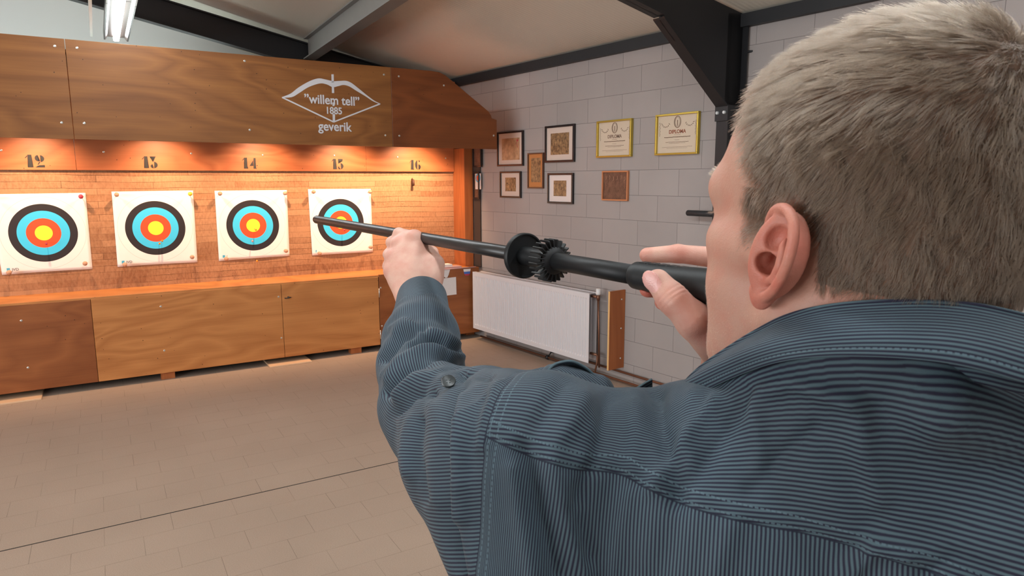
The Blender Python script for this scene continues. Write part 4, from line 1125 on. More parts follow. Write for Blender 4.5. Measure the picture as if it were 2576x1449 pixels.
NB = w2h(b2w(np.array([[0.0, 0.022, -0.055]])))[0]
print('NB', NB)
def ear_sd(P, side):
    """P in head frame; side = +1 left ear"""
    q = P*np.array([1, side, 1.0])-np.array([-0.007, 0.0725, 0.000])
    t = math.radians(-14)      # top leans back
    a = q[:, 0]*math.cos(t)-q[:, 2]*math.sin(t)*-1; b = -q[:, 0]*math.sin(t)+q[:, 2]*math.cos(t)
    a = q[:, 0]*math.cos(t)-q[:, 2]*math.sin(t); b = q[:, 0]*math.sin(t)+q[:, 2]*math.cos(t)
    X = np.stack([a, b, q[:, 1]], 1)
    k = 0.93
    X = X/k
    ry = math.radians(23); cr, sr = math.cos(ry), math.sin(ry)
    R = [[cr, 0, sr], [0, 1, 0], [-sr, 0, cr]]
    plate = ell(X, (-0.0015, 0.003, 0.0105), (0.0185, 0.0315, 0.0050), R)
    root = ell(X, (0.004, 0.0, 0.001), (0.013, 0.025, 0.008))
    d = smin(plate, root, 0.006)
    helix = [(0.004, 0.000, 0.0055), (0.0125, 0.008, 0.006), (0.0160, 0.018, 0.0075), (0.0125, 0.029, 0.0105), (0.003, 0.0345, 0.0145), (-0.0075, 0.0325, 0.0185), (-0.0150, 0.0245, 0.0215), (-0.0185, 0.012, 0.0230), (-0.0178, -0.001, 0.0220), (-0.0145, -0.012, 0.0195), (-0.0085, -0.0215, 0.0155), (-0.001, -0.028, 0.0110)]
    hr_ = [0.0016, 0.0024, 0.0030, 0.0034, 0.0036, 0.0036, 0.0036, 0.0036, 0.0034, 0.0034, 0.0036, 0.0045]
    tq = np.linspace(0, len(helix)-1.0001, 34); hx = np.array(helix); hi_ = tq.astype(int); ff = (tq-hi_)[:, None]
    gg = lambda k: hx[np.clip(hi_+k, 0, len(hx)-1)]
    hx = 0.5*(2*gg(0)+(-gg(-1)+gg(1))*ff+(2*gg(-1)-5*gg(0)+4*gg(1)-gg(2))*ff**2+(-gg(-1)+3*gg(0)-3*gg(1)+gg(2))*ff**3)
    d = smin(d, chain(X, hx, np.interp(tq, range(len(hr_)), hr_)), 0.0026)
    # furrow inside the rim
    gro = [(0.0035, 0.0275, 0.0165), (-0.002, 0.0290, 0.0185), (-0.007, 0.0272, 0.0210), (-0.0125, 0.018, 0.0225), (-0.0145, 0.006, 0.0232), (-0.0130, -0.005, 0.0215)]
    d = smax(d, -chain(X, gro, [0.0010, 0.0018, 0.0021, 0.0022, 0.0020, 0.0012]), 0.0020)
    anti = [(0.004, 0.0195, 0.0115), (-0.004, 0.0185, 0.0155), (-0.0095, 0.010, 0.0180), (-0.0108, 0.000, 0.0182), (-0.0085, -0.0095, 0.0165), (-0.0020, -0.0155, 0.0130), (0.0045, -0.0160, 0.0105)]
    d = smin(d, chain(X, anti, [0.0018, 0.0026, 0.0030, 0.0030, 0.0030, 0.0032, 0.0030]), 0.0024)
    d = smax(d, -ell(X, (0.0005, 0.0150, 0.0165), (0.0064, 0.0092, 0.0072), [[0.97, 0.25, 0], [-0.25, 0.97, 0], [0, 0, 1]]), 0.0025)
    d = smax(d, -ell(X, (0.0015, -0.0035, 0.0120), (0.0082, 0.0078, 0.0130)), 0.0025)
    d = smax(d, -rc(X, (0.003, -0.003, 0.010), (0.010, -0.002, -0.012), 0.0045, 0.0030), 0.002)
    d = smin(d, ell(X, (0.0125, -0.0050, 0.0065), (0.0042, 0.0068, 0.0048)), 0.003)
    d = smin(d, ell(X, (0.0020, -0.0275, 0.0085), (0.0095, 0.0110, 0.0046)), 0.005)
    d = smin(d, rc(X, (0.0085, -0.0265, 0.006), (0.0125, -0.013, 0.001), 0.0045, 0.005), 0.004)
    return d*k
def head_sd(P):
    """P in the head frame (f, l, u)"""
    A = np.stack([P[:, 0], np.abs(P[:, 1]), P[:, 2]], 1)
    d = ell(P, (-0.017, 0, 0.062), (0.097, 0.0775, 0.083))
    d = smin(d, ell(P, (0.036, 0, 0.050), (0.055, 0.062, 0.055)), 0.03)
    d = smin(d, ell(A, (0.040, 0.0, -0.020), (0.052, 0.058, 0.078)), 0.03)
    d = smin(d, ell(P, (-0.045, 0, 0.010), (0.058, 0.062, 0.055)), 0.03)          # occiput
    d = smin(d, rc(A, (0.002, 0.052, -0.040), (0.070, 0.020, -0.088), 0.019, 0.017), 0.016)
    d = smin(d, ell(P, (0.076, 0, -0.090), (0.016, 0.020, 0.016)), 0.014)
    d = smin(d, ell(A, (0.050, 0.040, -0.032), (0.030, 0.024, 0.036)), 0.018)
    d = smin(d, rc(A, (0.010, 0.064, -0.002), (0.066, 0.046, 0.000), 0.010, 0.014), 0.016)
    d = smin(d, rc(A, (0.0745, 0.045, 0.036), (0.091, 0.012, 0.038), 0.010, 0.010), 0.022)
    d = smax(d, -ell(A, (0.099, 0.034, 0.020), (0.017, 0.019, 0.012)), 0.010)
    d = smin(d, ell(A, (0.0765, 0.033, 0.0195), (0.0135, 0.0150, 0.0125)), 0.004)  # closed lids
    d = smin(d, rc(P, (0.094, 0, 0.034), (0.119, 0, -0.010), 0.0075, 0.0105), 0.010)
    d = smin(d, ell(A, (0.107, 0.012, -0.014), (0.011, 0.008, 0.008)), 0.006)
    d = smin(d, rc(A, (0.092, 0.022, -0.046), (0.103, 0.0, -0.042), 0.006, 0.009), 0.008)
    d = smin(d, rc(A, (0.091, 0.020, -0.058), (0.101, 0.0, -0.060), 0.006, 0.009), 0.008)
    d = smin(d, rc(A, (0.050, 0.026, -0.082), (-0.010, 0.030, -0.130), 0.026, 0.034), 0.03)
    # neck
    d = smin(d, rc(P, (-0.030, 0, -0.020), NB, 0.057, 0.056), 0.03)
    d = smin(d, rc(A, (-0.020, 0.054, -0.030), (NB[0]+0.04, 0.028, -0.120), 0.013, 0.010), 0.015)
    e = np.full(len(P), 1.0)
    m = (np.abs(P[:, 1]) > 0.045) & (np.abs(P[:, 0]) < 0.06) & (np.abs(P[:, 2]) < 0.06)
    if m.any():
        for s in (1, -1):
            mm = m & (P[:, 1]*s > 0)
            if mm.any():
                e[mm] = ear_sd(P[mm], s)
    return smin(d, e, 0.0035)
def dotm(P, c, r): return np.exp(-(np.linalg.norm(P-np.asarray(c), axis=1)/r)**2)

body_parts = []
Vh, Fh = surface(head_sd, (-0.14, -0.115, -0.185), (0.135, 0.115, 0.160), 0.00135)
ed = np.minimum(ear_sd(Vh, 1), 9)
earmask = np.exp(-(np.maximum(ed, 0)/0.004)**2)*(Vh[:, 1] > 0.04)
ed2 = np.exp(-(np.maximum(ear_sd(Vh, -1), 0)/0.004)**2)*(Vh[:, 1] < -0.04)
earmask = np.maximum(earmask, ed2)
cheek = dotm(np.stack([Vh[:, 0], np.abs(Vh[:, 1]), Vh[:, 2]], 1), (0.06, 0.05, -0.02), 0.035)
nose = dotm(Vh, (0.12, 0, -0.01), 0.02)
lips = dotm(Vh, (0.108, 0, -0.052), 0.014)
red = np.clip(0.58*earmask+0.08*cheek+0.35*nose+0.7*lips+0.05, 0, 1)
# scalp: where the hair grows
def scalp_density(p):
    """density of hair 0..1 for points in the head frame"""
    f, l, u = p[:, 0], np.abs(p[:, 1]), p[:, 2]
    # hairline: front, temple, sideburn, round the ear, nape
    front = 0.058-0.35*np.maximum(0, l-0.030)-np.maximum(0, 0.085-u)*0.50      # f limit as function of height and side
    side_f = np.where(u > 0.040, front, np.where(u > -0.012, 0.037+0.02*(u-0.010), -9))
    ear_cut = (np.hypot((f+0.006)/0.021, (u-0.002)/0.039) > 1.0) | (l < 0.045)
    burn = (u < 0.040) & (f > -0.012)
    nape = -0.100
    d = sstep(side_f-f, -0.003, 0.008)
    d = np.where(burn, d*(l > 0.05), d)
    low = np.where(f > -0.012, 0.002, np.interp(f, [-0.075, -0.050, -0.036, -0.024, -0.012], [nape, -0.085, -0.045, -0.012, 0.0]))
    d = d*sstep(u-low, -0.006, 0.014)
    return d*ear_cut
hd = scalp_density(Vh)*(ed > 0.0015)
body_parts.append((h2w(Vh), Fh, dict(red=red, scalp=hd, nail=np.zeros(len(Vh)), face=np.ones(len(Vh)))))

# --- hands (world coordinates, joints surveyed) ------------------------------------
def J(px, py, z): return at(px, py, z)
def fingers(P, cones, k):
    d = None
    for pts, rs in cones:
        e = chain(P, pts, rs, 0.003)
        d = e if d is None else smin(d, e, k)
    return d
g_ = lambda px: gun(px)
# left fist
Lwr = J(1058, 760, 1.025)
L_meta = [([Lwr+0.0*RT, J(1043, 602, 1.082)], [0.021, 0.0135]),
          ([Lwr-RT*0.008, J(1008, 618, 1.092)], [0.021, 0.0132]),
          ([Lwr-RT*0.014, J(990, 650, 1.083)], [0.019, 0.0122]),
          ([Lwr-RT*0.016, J(986, 682, 1.066)], [0.017, 0.0112]),
          ([J(1080, 730, 1.04), J(1092, 665, 1.055)], [0.017, 0.0145])]
L_fing = [([J(1043, 602, 1.082), J(1004, 588, 1.118), J(1010, 603, 1.142), J(1034, 622, 1.140)], [0.0130, 0.0098, 0.0088, 0.0080]),
          ([J(1008, 618, 1.092), J(986, 610, 1.128), J(1000, 625, 1.150), J(1028, 640, 1.140)], [0.0128, 0.0098, 0.0088, 0.0080]),
          ([J(990, 650, 1.083), J(978, 640, 1.118), J(994, 650, 1.142), J(1024, 658, 1.128)], [0.0118, 0.0092, 0.0084, 0.0076]),
          ([J(986, 682, 1.066), J(976, 670, 1.098), J(990, 676, 1.120), J(1018, 678, 1.110)], [0.0108, 0.0084, 0.0076, 0.0070]),
          ([J(1092, 665, 1.055), J(1086, 636, 1.090), J(1062, 628, 1.118)], [0.0138, 0.0105, 0.0092])]
def left_hand(P):
    d = fingers(P, L_meta, 0.010)
    d = smin(d, rc(P, J(1034, 700, 1.060), J(1030, 640, 1.083), 0.027, 0.024), 0.016)
    d = smin(d, rc(P, J(1058, 640, 1.080), J(1078, 695, 1.050), 0.0165, 0.020), 0.014)
    d = smin(d, rc(P, J(1010, 690, 1.058), J(1004, 655, 1.072), 0.016, 0.014), 0.014)
    for c in L_fing:
        d = smin(d, chain(P, c[0], c[1], 0.003), 0.0095)
    # knuckles and tendons
    for p, r in ((J(1043, 596, 1.072), 0.0085), (J(1002, 613, 1.082), 0.0085), (J(985, 648, 1.074), 0.008), (J(982, 682, 1.057), 0.0075)):
        d = smin(d, np.linalg.norm(P-p, axis=1)-r, 0.008)
    ax = (J(1062, 790, 0.99)-Lwr); ax /= np.linalg.norm(ax)
    d = smin(d, rc(P, Lwr, Lwr+ax*0.09, 0.0255, 0.030), 0.014)
    # keep clear of the barrel
    return smax(d, 0.0088-rc(P, GA, GB, 0, 0), 0.001)
c0 = J(1035, 665, 1.09)
Vl, Fl = surface(left_hand, c0-0.095, c0+0.095, 0.0013)
kn = np.clip(sum(dotm(Vl, p, 0.011) for p in (J(1043, 596, 1.072), J(1002, 613, 1.082), J(985, 648, 1.074), J(982, 682, 1.057))), 0, 1)
z0_ = np.zeros(len(Vl)); body_parts.append((Vl, Fl, dict(red=0.12+0.5*kn, scalp=z0_, nail=z0_, face=z0_)))
# right hand
Rwr = J(1848, 935, 0.640)
thumb = ([J(1815, 880, 0.615), J(1748, 808, 0.600), J(1692, 752, 0.598), J(1655, 708, 0.606)], [0.0190, 0.0158, 0.0132, 0.0110])
index = ([J(1880, 700, 0.690), J(1800, 648, 0.680), J(1705, 638, 0.688), J(1628, 642, 0.700)], [0.0125, 0.0105, 0.0092, 0.0078])
middle = ([J(1880, 770, 0.700), J(1800, 742, 0.705), J(1700, 728, 0.705), J(1630, 727, 0.672)], [0.0125, 0.0105, 0.0094, 0.0084])
ring_ = ([J(1880, 830, 0.695), J(1800, 800, 0.700), J(1715, 775, 0.690), J(1668, 760, 0.655)], [0.0120, 0.0100, 0.0090, 0.0080])
pinky = ([J(1885, 880, 0.680), J(1820, 850, 0.682), J(1760, 820, 0.672), J(1722, 800, 0.645)], [0.0110, 0.0090, 0.0080, 0.0072])
nt_dir = J(1655, 708, 0.606)-J(1692, 752, 0.598); nt_dir /= np.linalg.norm(nt_dir)
vdir = CAMP-J(1660, 712, 0.6); vdir /= np.linalg.norm(vdir)
nail_n = vdir*0.72-RT*0.62+UP*0.05; nail_n -= nt_dir*(nail_n@nt_dir); nail_n /= np.linalg.norm(nail_n)
nail_s = np.cross(nt_dir, nail_n)
nail_c = J(1655, 708, 0.606)+nt_dir*0.0010+nail_n*0.0094
def right_hand(P):
    d = fingers(P, [([Rwr, J(1880, 700, 0.690)], [0.024, 0.013]), ([Rwr, J(1880, 770, 0.700)], [0.024, 0.013]), ([Rwr, J(1880, 830, 0.695)], [0.024, 0.0125]), ([Rwr, J(1885, 880, 0.680)], [0.024, 0.0115])], 0.010)
    d = smin(d, chain(P, thumb[0], thumb[1], 0.006), 0.010)
    d = smin(d, rc(P, J(1850, 880, 0.64), J(1870, 800, 0.67), 0.024, 0.018), 0.012)
    for c in (index, middle, ring_, pinky):
        d = smin(d, chain(P, c[0], c[1], 0.003), 0.004)
    d = smin(d, rc(P, J(1742, 802, 0.590), J(1700, 760, 0.590), 0.0125, 0.0095), 0.006)
    ax = J(1960, 1010, 0.66)-Rwr; ax /= np.linalg.norm(ax)
    d = smin(d, rc(P, Rwr, Rwr+ax*0.10, 0.0265, 0.032), 0.014)
    # creases over the thumb joint
    q = P-J(1692, 752, 0.598)
    s = q@nt_dir
    d = d+0.0005*np.exp(-(s/0.0012)**2)+0.0004*np.exp(-((s-0.0045)/0.001)**2)+0.0004*np.exp(-((s+0.004)/0.001)**2)
    # nail plate
    d = smin(d, ell(P, nail_c, (0.0110, 0.0082, 0.0024), np.array([nt_dir, nail_s, nail_n])), 0.0008)
    return smax(d, 0.0135-rc(P, g_(1600), GB, 0, 0.004), 0.001)
lo_ = np.min([p for c in (thumb, index, middle, ring_, pinky) for p in c[0]]+[Rwr], axis=0)-0.035
hi_ = np.max([p for c in (thumb, index, middle, ring_, pinky) for p in c[0]]+[Rwr], axis=0)+0.05
Vr, Fr = surface(right_hand, lo_, hi_, 0.0013)
q = (Vr-nail_c)@np.array([nt_dir, nail_s, nail_n]).T
nail = ((((np.abs(q[:, 0]/0.0100))**3+(np.abs(q[:, 1]/0.0076))**3) < 1) & (q[:, 2] > -0.002)).astype(float)
rd = np.clip(0.15+0.45*dotm(Vr, J(1700, 762, 0.592), 0.016)+0.35*dotm(Vr, J(1775, 835, 0.59), 0.02)+0.7*dotm(Vr, J(1630, 735, 0.672), 0.02)+0.6*dotm(Vr, J(1660, 765, 0.65), 0.02)+0.4*dotm(Vr, J(1705, 640, 0.68), 0.012)+0.4*dotm(Vr, J(1620, 640, 0.70), 0.012), 0, 1)
z0_ = np.zeros(len(Vr)); body_parts.append((Vr, Fr, dict(red=rd, scalp=z0_, nail=nail, face=z0_)))

# --- torso, arms, legs under the clothes ---------------------------------------------
def torso_core(p, g=0.0):
    """p in the torso frame (l, f, u); g grows the figure (cloth over it)"""
    A = np.stack([np.abs(p[:, 0]), p[:, 1], p[:, 2]], 1)
    d = ell(p, (0, 0.055, -0.26), (0.165+g, 0.112+g, 0.26+g))
    d = smin(d, ell(p, (0, 0.055, -0.55), (0.150+g, 0.108+g, 0.22+g)), 0.08)
    d = smin(d, rc(p, (-0.165, 0.03, -0.065), (0.165, 0.04, -0.075), 0.060+g, 0.060+g), 0.05)
    d = smin(d, rc(A, (0.0, 0.0, 0.02), (0.15, 0.02, -0.05), 0.060+g, 0.045+g), 0.04)
    d = smin(d, ell(A, (0.085, -0.020, -0.16), (0.075+g, 0.055+g, 0.10+g)), 0.05)
    return d
HIP = np.array([0, 0.05, -0.62])
FEETZ = -BO[2]
lfoot = np.array([0.17, 0.02, FEETZ+0.085]); rfoot = np.array([-0.19, 0.06, FEETZ+0.085])
lknee = np.array([0.14, 0.06, (HIP[2]+FEETZ)/2-0.02]); rknee = np.array([-0.15, 0.09, (HIP[2]+FEETZ)/2-0.02])
def legs(p, g=0.0):
    d = ell(p, (0, 0.05, -0.66), (0.165+g, 0.115+g, 0.13+g))
    for h, k, a in ((np.array([0.085, 0.05, -0.72]), lknee, lfoot), (np.array([-0.085, 0.05, -0.72]), rknee, rfoot)):
        d = smin(d, rc(p, h, k, 0.085+g, 0.058+g), 0.03); d = smin(d, rc(p, k, a, 0.056+g, 0.040+g), 0.02)
    return d
def under(p):
    d = ell(p, (0, 0.045, -0.27), (0.160, 0.105, 0.22))
    d = smin(d, ell(p, (0, 0.055, -0.56), (0.140, 0.100, 0.20)), 0.08)
    d = smin(d, rc(p, (-0.155, 0.02, -0.120), (0.165, 0.015, -0.118), 0.055, 0.055), 0.04)
    d = smin(d, rc(p, (0, 0.015, -0.01), (0, 0.02, -0.12), 0.050, 0.070), 0.03)
    d = smin(d, legs(p, -0.012), 0.05)
    d = smin(d, chain(p, [LS, LE, LW], [0.048, 0.036, 0.026], 0.02), 0.03)
    d = smin(d, chain(p, [RS+np.array([0.015, 0, -0.065]), RE, RW], [0.046, 0.036, 0.027], 0.02), 0.02)
    return d
Vb, Fb = surface(under, (-0.48, -0.2, FEETZ+0.05), (0.75, 0.5, 0.06), 0.010, newton=1)
z0_ = np.zeros(len(Vb)); body_parts.append((b2w(Vb), Fb, dict(red=z0_+0.1, scalp=z0_, nail=z0_, face=z0_)))

def skin_material():
    m, t, b = nt('skin')
    at_ = lambda n: N(t, 'ShaderNodeAttribute', attribute_name=n)
    g = N(t, 'ShaderNodeNewGeometry')
    r_, s_, n_, f_ = at_('red'), at_('scalp'), at_('nail'), at_('face')
    no = N(t, 'ShaderNodeTexNoise', inp={'Scale': 55.0, 'Detail': 5.0}); L(t, g.outputs['Position'], no.inputs['Vector'])
    mr = N(t, 'ShaderNodeMapRange', inp={'From Min': 0.3, 'From Max': 0.7, 'To Min': -0.18, 'To Max': 0.18}); L(t, no.outputs['Fac'], mr.inputs['Value'])
    ad = N(t, 'ShaderNodeMath', operation='ADD', use_clamp=True); L(t, r_.outputs['Fac'], ad.inputs[0]); L(t, mr.outputs[0], ad.inputs[1])
    c = N(t, 'ShaderNodeMix', data_type='RGBA'); ca = N(t, 'ShaderNodeMix', data_type='RGBA'); ca.inputs['A'].default_value = srgb(204, 162, 145); ca.inputs['B'].default_value = srgb(180, 136, 118); L(t, f_.outputs['Fac'], ca.inputs['Factor']); L(t, ca.outputs['Result'], c.inputs['A']); c.inputs['B'].default_value = srgb(182, 98, 82)
    L(t, ad.outputs[0], c.inputs['Factor'])
    c2 = N(t, 'ShaderNodeMix', data_type='RGBA'); c2.inputs['B'].default_value = srgb(84, 64, 48); L(t, c.outputs['Result'], c2.inputs['A'])
    sm = N(t, 'ShaderNodeMath', operation='MULTIPLY', inp={1: 0.92}); L(t, s_.outputs['Fac'], sm.inputs[0]); L(t, sm.outputs[0], c2.inputs['Factor'])
    c3 = N(t, 'ShaderNodeMix', data_type='RGBA'); c3.inputs['B'].default_value = srgb(214, 160, 152); L(t, c2.outputs['Result'], c3.inputs['A']); L(t, n_.outputs['Fac'], c3.inputs['Factor'])
    L(t, c3.outputs['Result'], b.inputs['Base Color'])
    rr = N(t, 'ShaderNodeMapRange', inp={'To Min': 0.52, 'To Max': 0.28}); L(t, n_.outputs['Fac'], rr.inputs['Value']); L(t, rr.outputs[0], b.inputs['Roughness'])
    b.inputs['Subsurface Weight'].default_value = 0.12
    b.inputs['Subsurface Radius'].default_value = (1.0, 0.35, 0.2)
    b.inputs['Subsurface Scale'].default_value = 0.006
    b.inputs['Specular IOR Level'].default_value = 0.4
    # pores and fine lines
    vo = N(t, 'ShaderNodeTexVoronoi', inp={'Scale': 900.0}); L(t, g.outputs['Position'], vo.inputs['Vector'])
    n2 = N(t, 'ShaderNodeTexNoise', inp={'Scale': 260.0, 'Detail': 4.0}); L(t, g.outputs['Position'], n2.inputs['Vector'])
    mu = N(t, 'ShaderNodeMath', operation='MULTIPLY_ADD', inp={1: 0.6}); L(t, vo.outputs['Distance'], mu.inputs[0]); L(t, n2.outputs['Fac'], mu.inputs[2])
    bp = N(t, 'ShaderNodeBump', inp={'Strength': 0.35, 'Distance': 0.0006}); L(t, mu.outputs[0], bp.inputs['Height']); L(t, bp.outputs[0], b.inputs['Normal'])
    return m
M_skin = skin_material()
Vp, Fp, Ap = join_np(body_parts)
ORG = b2w(np.array([0, 0.04, FEETZ]))
person = mesh_np('person', Vp-ORG, Fp, M_skin, None, attrs=Ap)
person.matrix_basis = Matrix.Translation(Vector(ORG))
tag(person, 'man with short fair hair in a striped blue shirt aiming a blowgun', 'person')

# --- hair ---------------------------------------------------------------------------
def grad(func, P, e=0.0008):
    f0 = func(P)
    g = np.stack([func(P+np.eye(3)[i]*e)-f0 for i in range(3)], 1)
    return g/np.maximum(np.linalg.norm(g, axis=1), 1e-9)[:, None]
def make_hair(n, seed=3):
    r = np.random.default_rng(seed)
    A, B, C_, D_ = [Vh[Fh[:, i]] for i in range(4)]
    ar = np.linalg.norm(np.cross(C_-A, D_-B), axis=1)*0.5
    dens = scalp_density((A+B+C_+D_)/4)*(ed[Fh].min(1) > 0.0015)
    w = ar*dens; w /= w.sum()
    fi = r.choice(len(Fh), n, p=w)
    u, v = r.random((n, 1)), r.random((n, 1))
    P = A[fi]*(1-u)*(1-v)+B[fi]*u*(1-v)+C_[fi]*u*v+D_[fi]*(1-u)*v
    nr = grad(head_sd, P)
    # the hair lies away from the crown, forward over the top and down at the sides
    crown = np.array([-0.070, -0.012, 0.118])
    away = P-crown
    away -= nr*(away*nr).sum(1)[:, None]
    away /= np.maximum(np.linalg.norm(away, axis=1), 1e-6)[:, None]
    whirl = np.cross(nr, away)
    dc = np.linalg.norm(P-crown, axis=1)
    fwd = np.array([1.0, 0, 0])-nr*nr[:, :1]
    down = np.array([0.0, 0, -1.0])-nr*(-nr[:, 2:3])
    top = sstep(P[:, 2], 0.075, 0.125)[:, None]; sidew = 1-top
    front = sstep(P[:, 0], 0.0, 0.06)[:, None]
    lo = sstep(-P[:, 2], -0.06, 0.02)[:, None]
    d = away*0.9+fwd*(0.5*top+0.15)+down*(0.55*sidew+0.5*lo)+whirl*np.exp(-(dc/0.035)**2)[:, None]*1.4
    # unruly tufts: smooth random field of waves
    def field(Q, s, ph):
        return np.stack([np.sin(Q@np.array([s, 0.7*s, -0.4*s])+ph+2.1*np.sin(Q@np.array([-.5*s, s, .6*s])+ph*2)),
                         np.sin(Q@np.array([-0.6*s, s, 0.5*s])+1.7*ph+1.9*np.sin(Q@np.array([s, .3*s, -.8*s])+ph)),
                         np.sin(Q@np.array([0.3*s, -0.8*s, s])+2.3*ph)], 1)
    tuft = field(P, 160, 0.3)*0.5+field(P, 420, 1.1)*0.5
    d = d/np.linalg.norm(d, axis=1)[:, None]
    d = d+tuft*0.58+r.normal(0, 0.20, (n, 3))
    d -= nr*(d*nr).sum(1)[:, None]; d /= np.maximum(np.linalg.norm(d, axis=1), 1e-6)[:, None]
    lift = 0.30+0.75*top[:, 0]*(0.45+0.55*front[:, 0])+0.10*np.sin(P@np.array([300, 210, -260])+0.7)+0.30*np.exp(-(dc/0.03)**2)
    lift = np.clip(lift+r.normal(0, 0.10, n), 0.12, 1.2)[:, None]
    length = np.interp(P[:, 2], [-0.08, -0.03, 0.02, 0.08, 0.13], [0.006, 0.010, 0.015, 0.022, 0.026])
    length *= np.where((P[:, 0] > 0.005) & (P[:, 2] < 0.03), 0.55, 1.0)*r.uniform(0.72, 1.15, n)*(0.55+0.45*scalp_density(P))
    length *= 0.5+0.5*sstep(0.058-P[:, 0], -0.004, 0.02)
    K = 6
    s = np.linspace(0, 1, K)
    pts = np.zeros((n, K, 3)); pts[:, 0] = P-nr*0.0006
    dirv = d+nr*lift; dirv /= np.linalg.norm(dirv, axis=1)[:, None]
    grav = np.array([0, 0, -1.0])
    cur = pts[:, 0].copy()
    bend = r.normal(0, 0.12, (n, 3))
    for k in range(1, K):
        dirv = dirv-nr*0.05*(lift > 0.5)+(d*0.10)+bend*0.25+grav*0.02
        dirv /= np.linalg.norm(dirv, axis=1)[:, None]
        cur = cur+dirv*(length/(K-1))[:, None]
        pts[:, k] = cur
    # gather the tips towards tuft centres
    cen = (np.floor(P/0.0055)+0.5)*0.0055
    key = np.unique(np.floor(P/0.0038).astype(int), axis=0, return_inverse=True)[1].ravel()
    m = key.max()+1
    tip = np.zeros((m, 3)); cn = np.zeros(m)
    np.add.at(tip, key, pts[:, -1]); np.add.at(cn, key, 1); tip /= cn[:, None]
    amt = (s**1.2)[None, :, None]*(0.30+0.50*r.random((n, 1, 1)))*(0.75+0.25*top[:, None])
    pts = pts*(1-amt)+(tip[key][:, None]+(pts-pts[:, -1:]))*amt
    return pts, P
NH = 52000
pts, PR = make_hair(NH)
hc = bpy.data.hair_curves.new('hair')
hc.add_curves([6]*NH)
hc.points.foreach_set('position', (h2w(pts.reshape(-1, 3))).astype(np.float32).ravel())
rad = np.tile(np.array([0.00011, 0.00011, 0.000105, 0.000095, 0.00007, 0.00003]), NH)
hc.points.foreach_set('radius', rad.astype(np.float32))
tint = hc.attributes.new('tint', 'FLOAT', 'CURVE'); tint.data.foreach_set('value', rng.random(NH).astype(np.float32))
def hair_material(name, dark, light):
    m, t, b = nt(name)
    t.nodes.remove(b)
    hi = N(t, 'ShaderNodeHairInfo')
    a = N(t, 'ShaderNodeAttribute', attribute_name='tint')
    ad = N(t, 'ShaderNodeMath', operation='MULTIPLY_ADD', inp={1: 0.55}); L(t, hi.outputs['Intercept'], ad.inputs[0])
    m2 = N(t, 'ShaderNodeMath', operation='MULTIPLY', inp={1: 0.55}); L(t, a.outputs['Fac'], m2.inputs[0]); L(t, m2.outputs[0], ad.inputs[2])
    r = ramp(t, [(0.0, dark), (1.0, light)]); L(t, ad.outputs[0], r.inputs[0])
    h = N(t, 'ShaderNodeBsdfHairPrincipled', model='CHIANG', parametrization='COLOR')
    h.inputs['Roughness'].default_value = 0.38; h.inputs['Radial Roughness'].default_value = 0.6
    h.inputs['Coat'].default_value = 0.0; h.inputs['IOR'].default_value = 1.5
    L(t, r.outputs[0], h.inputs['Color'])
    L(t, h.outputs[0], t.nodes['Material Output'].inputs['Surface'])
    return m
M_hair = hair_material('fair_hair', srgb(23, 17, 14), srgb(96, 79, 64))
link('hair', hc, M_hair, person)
# eyebrow and lashes of the side we see, stubble on the jaw
def strands(name, roots, dirs, lens, radius, mat, K=4):
    n = len(roots)
    c = bpy.data.hair_curves.new(name); c.add_curves([K]*n)
    s = np.linspace(0, 1, K)[None, :, None]
    p = roots[:, None]+dirs[:, None]*lens[:, None, None]*s
    c.points.foreach_set('position', h2w(p.reshape(-1, 3)).astype(np.float32).ravel())
    c.points.foreach_set('radius', np.tile(np.linspace(radius, radius*0.3, K), n).astype(np.float32))
    tn = c.attributes.new('tint', 'FLOAT', 'CURVE'); tn.data.foreach_set('value', rng.random(n).astype(np.float32))
    return link(name, c, mat, person)
M_brow = hair_material('fair_brow_hair', srgb(150, 122, 88), srgb(206, 186, 150))
def project(P, it=4):
    for _ in range(it):
        f = head_sd(P); P = P-grad(head_sd, P)*f[:, None]
    return P
nb_ = 260
for sgn in (1, -1):
    tt = rng.random(nb_)
    ba = np.stack([np.interp(tt, [0, 1], [0.104, 0.082]), sgn*np.interp(tt, [0, 1], [0.014, 0.052]), 0.043+0.006*np.sin(tt*math.pi)+rng.normal(0, 0.0016, nb_)], 1)
    ba = project(ba)
    nn = grad(head_sd, ba)
    dd = nn*0.6+np.array([0, sgn*0.8, 0.25]); dd /= np.linalg.norm(dd, axis=1)[:, None]
    strands('eyebrow', ba, dd, rng.uniform(0.0025, 0.004, nb_), 0.00007, M_brow)
tt = rng.random(80)
la = np.stack([0.0895-0.012*np.abs(tt-0.35), 0.022+0.026*tt, np.full(80, 0.0165)], 1); la = project(la)
dd = np.array([1.0, 0.25, -0.15])+rng.normal(0, 0.12, (80, 3)); dd /= np.linalg.norm(dd, axis=1)[:, None]
strands('eyelashes', la, dd, rng.uniform(0.004, 0.007, 80), 0.00006, hair_material('lash_hair', srgb(50, 36, 26), srgb(90, 66, 48)))
ns = 2600
sb = np.stack([rng.uniform(0.0, 0.095, ns), rng.uniform(0.02, 0.075, ns), rng.uniform(-0.125, -0.035, ns)], 1)
sb = project(sb); ok = (sb[:, 2] < -0.03) & (sb[:, 2] > -0.13) & (ear_sd(sb, 1) > 0.004) & (sb[:, 1] > 0)
sb = sb[ok]; nn = grad(head_sd, sb); dd = nn*0.7+np.array([0.1, 0, -0.7]); dd /= np.linalg.norm(dd, axis=1)[:, None]
strands('stubble', sb, dd, rng.uniform(0.0004, 0.0010, len(sb)), 0.00005, M_brow, K=2)

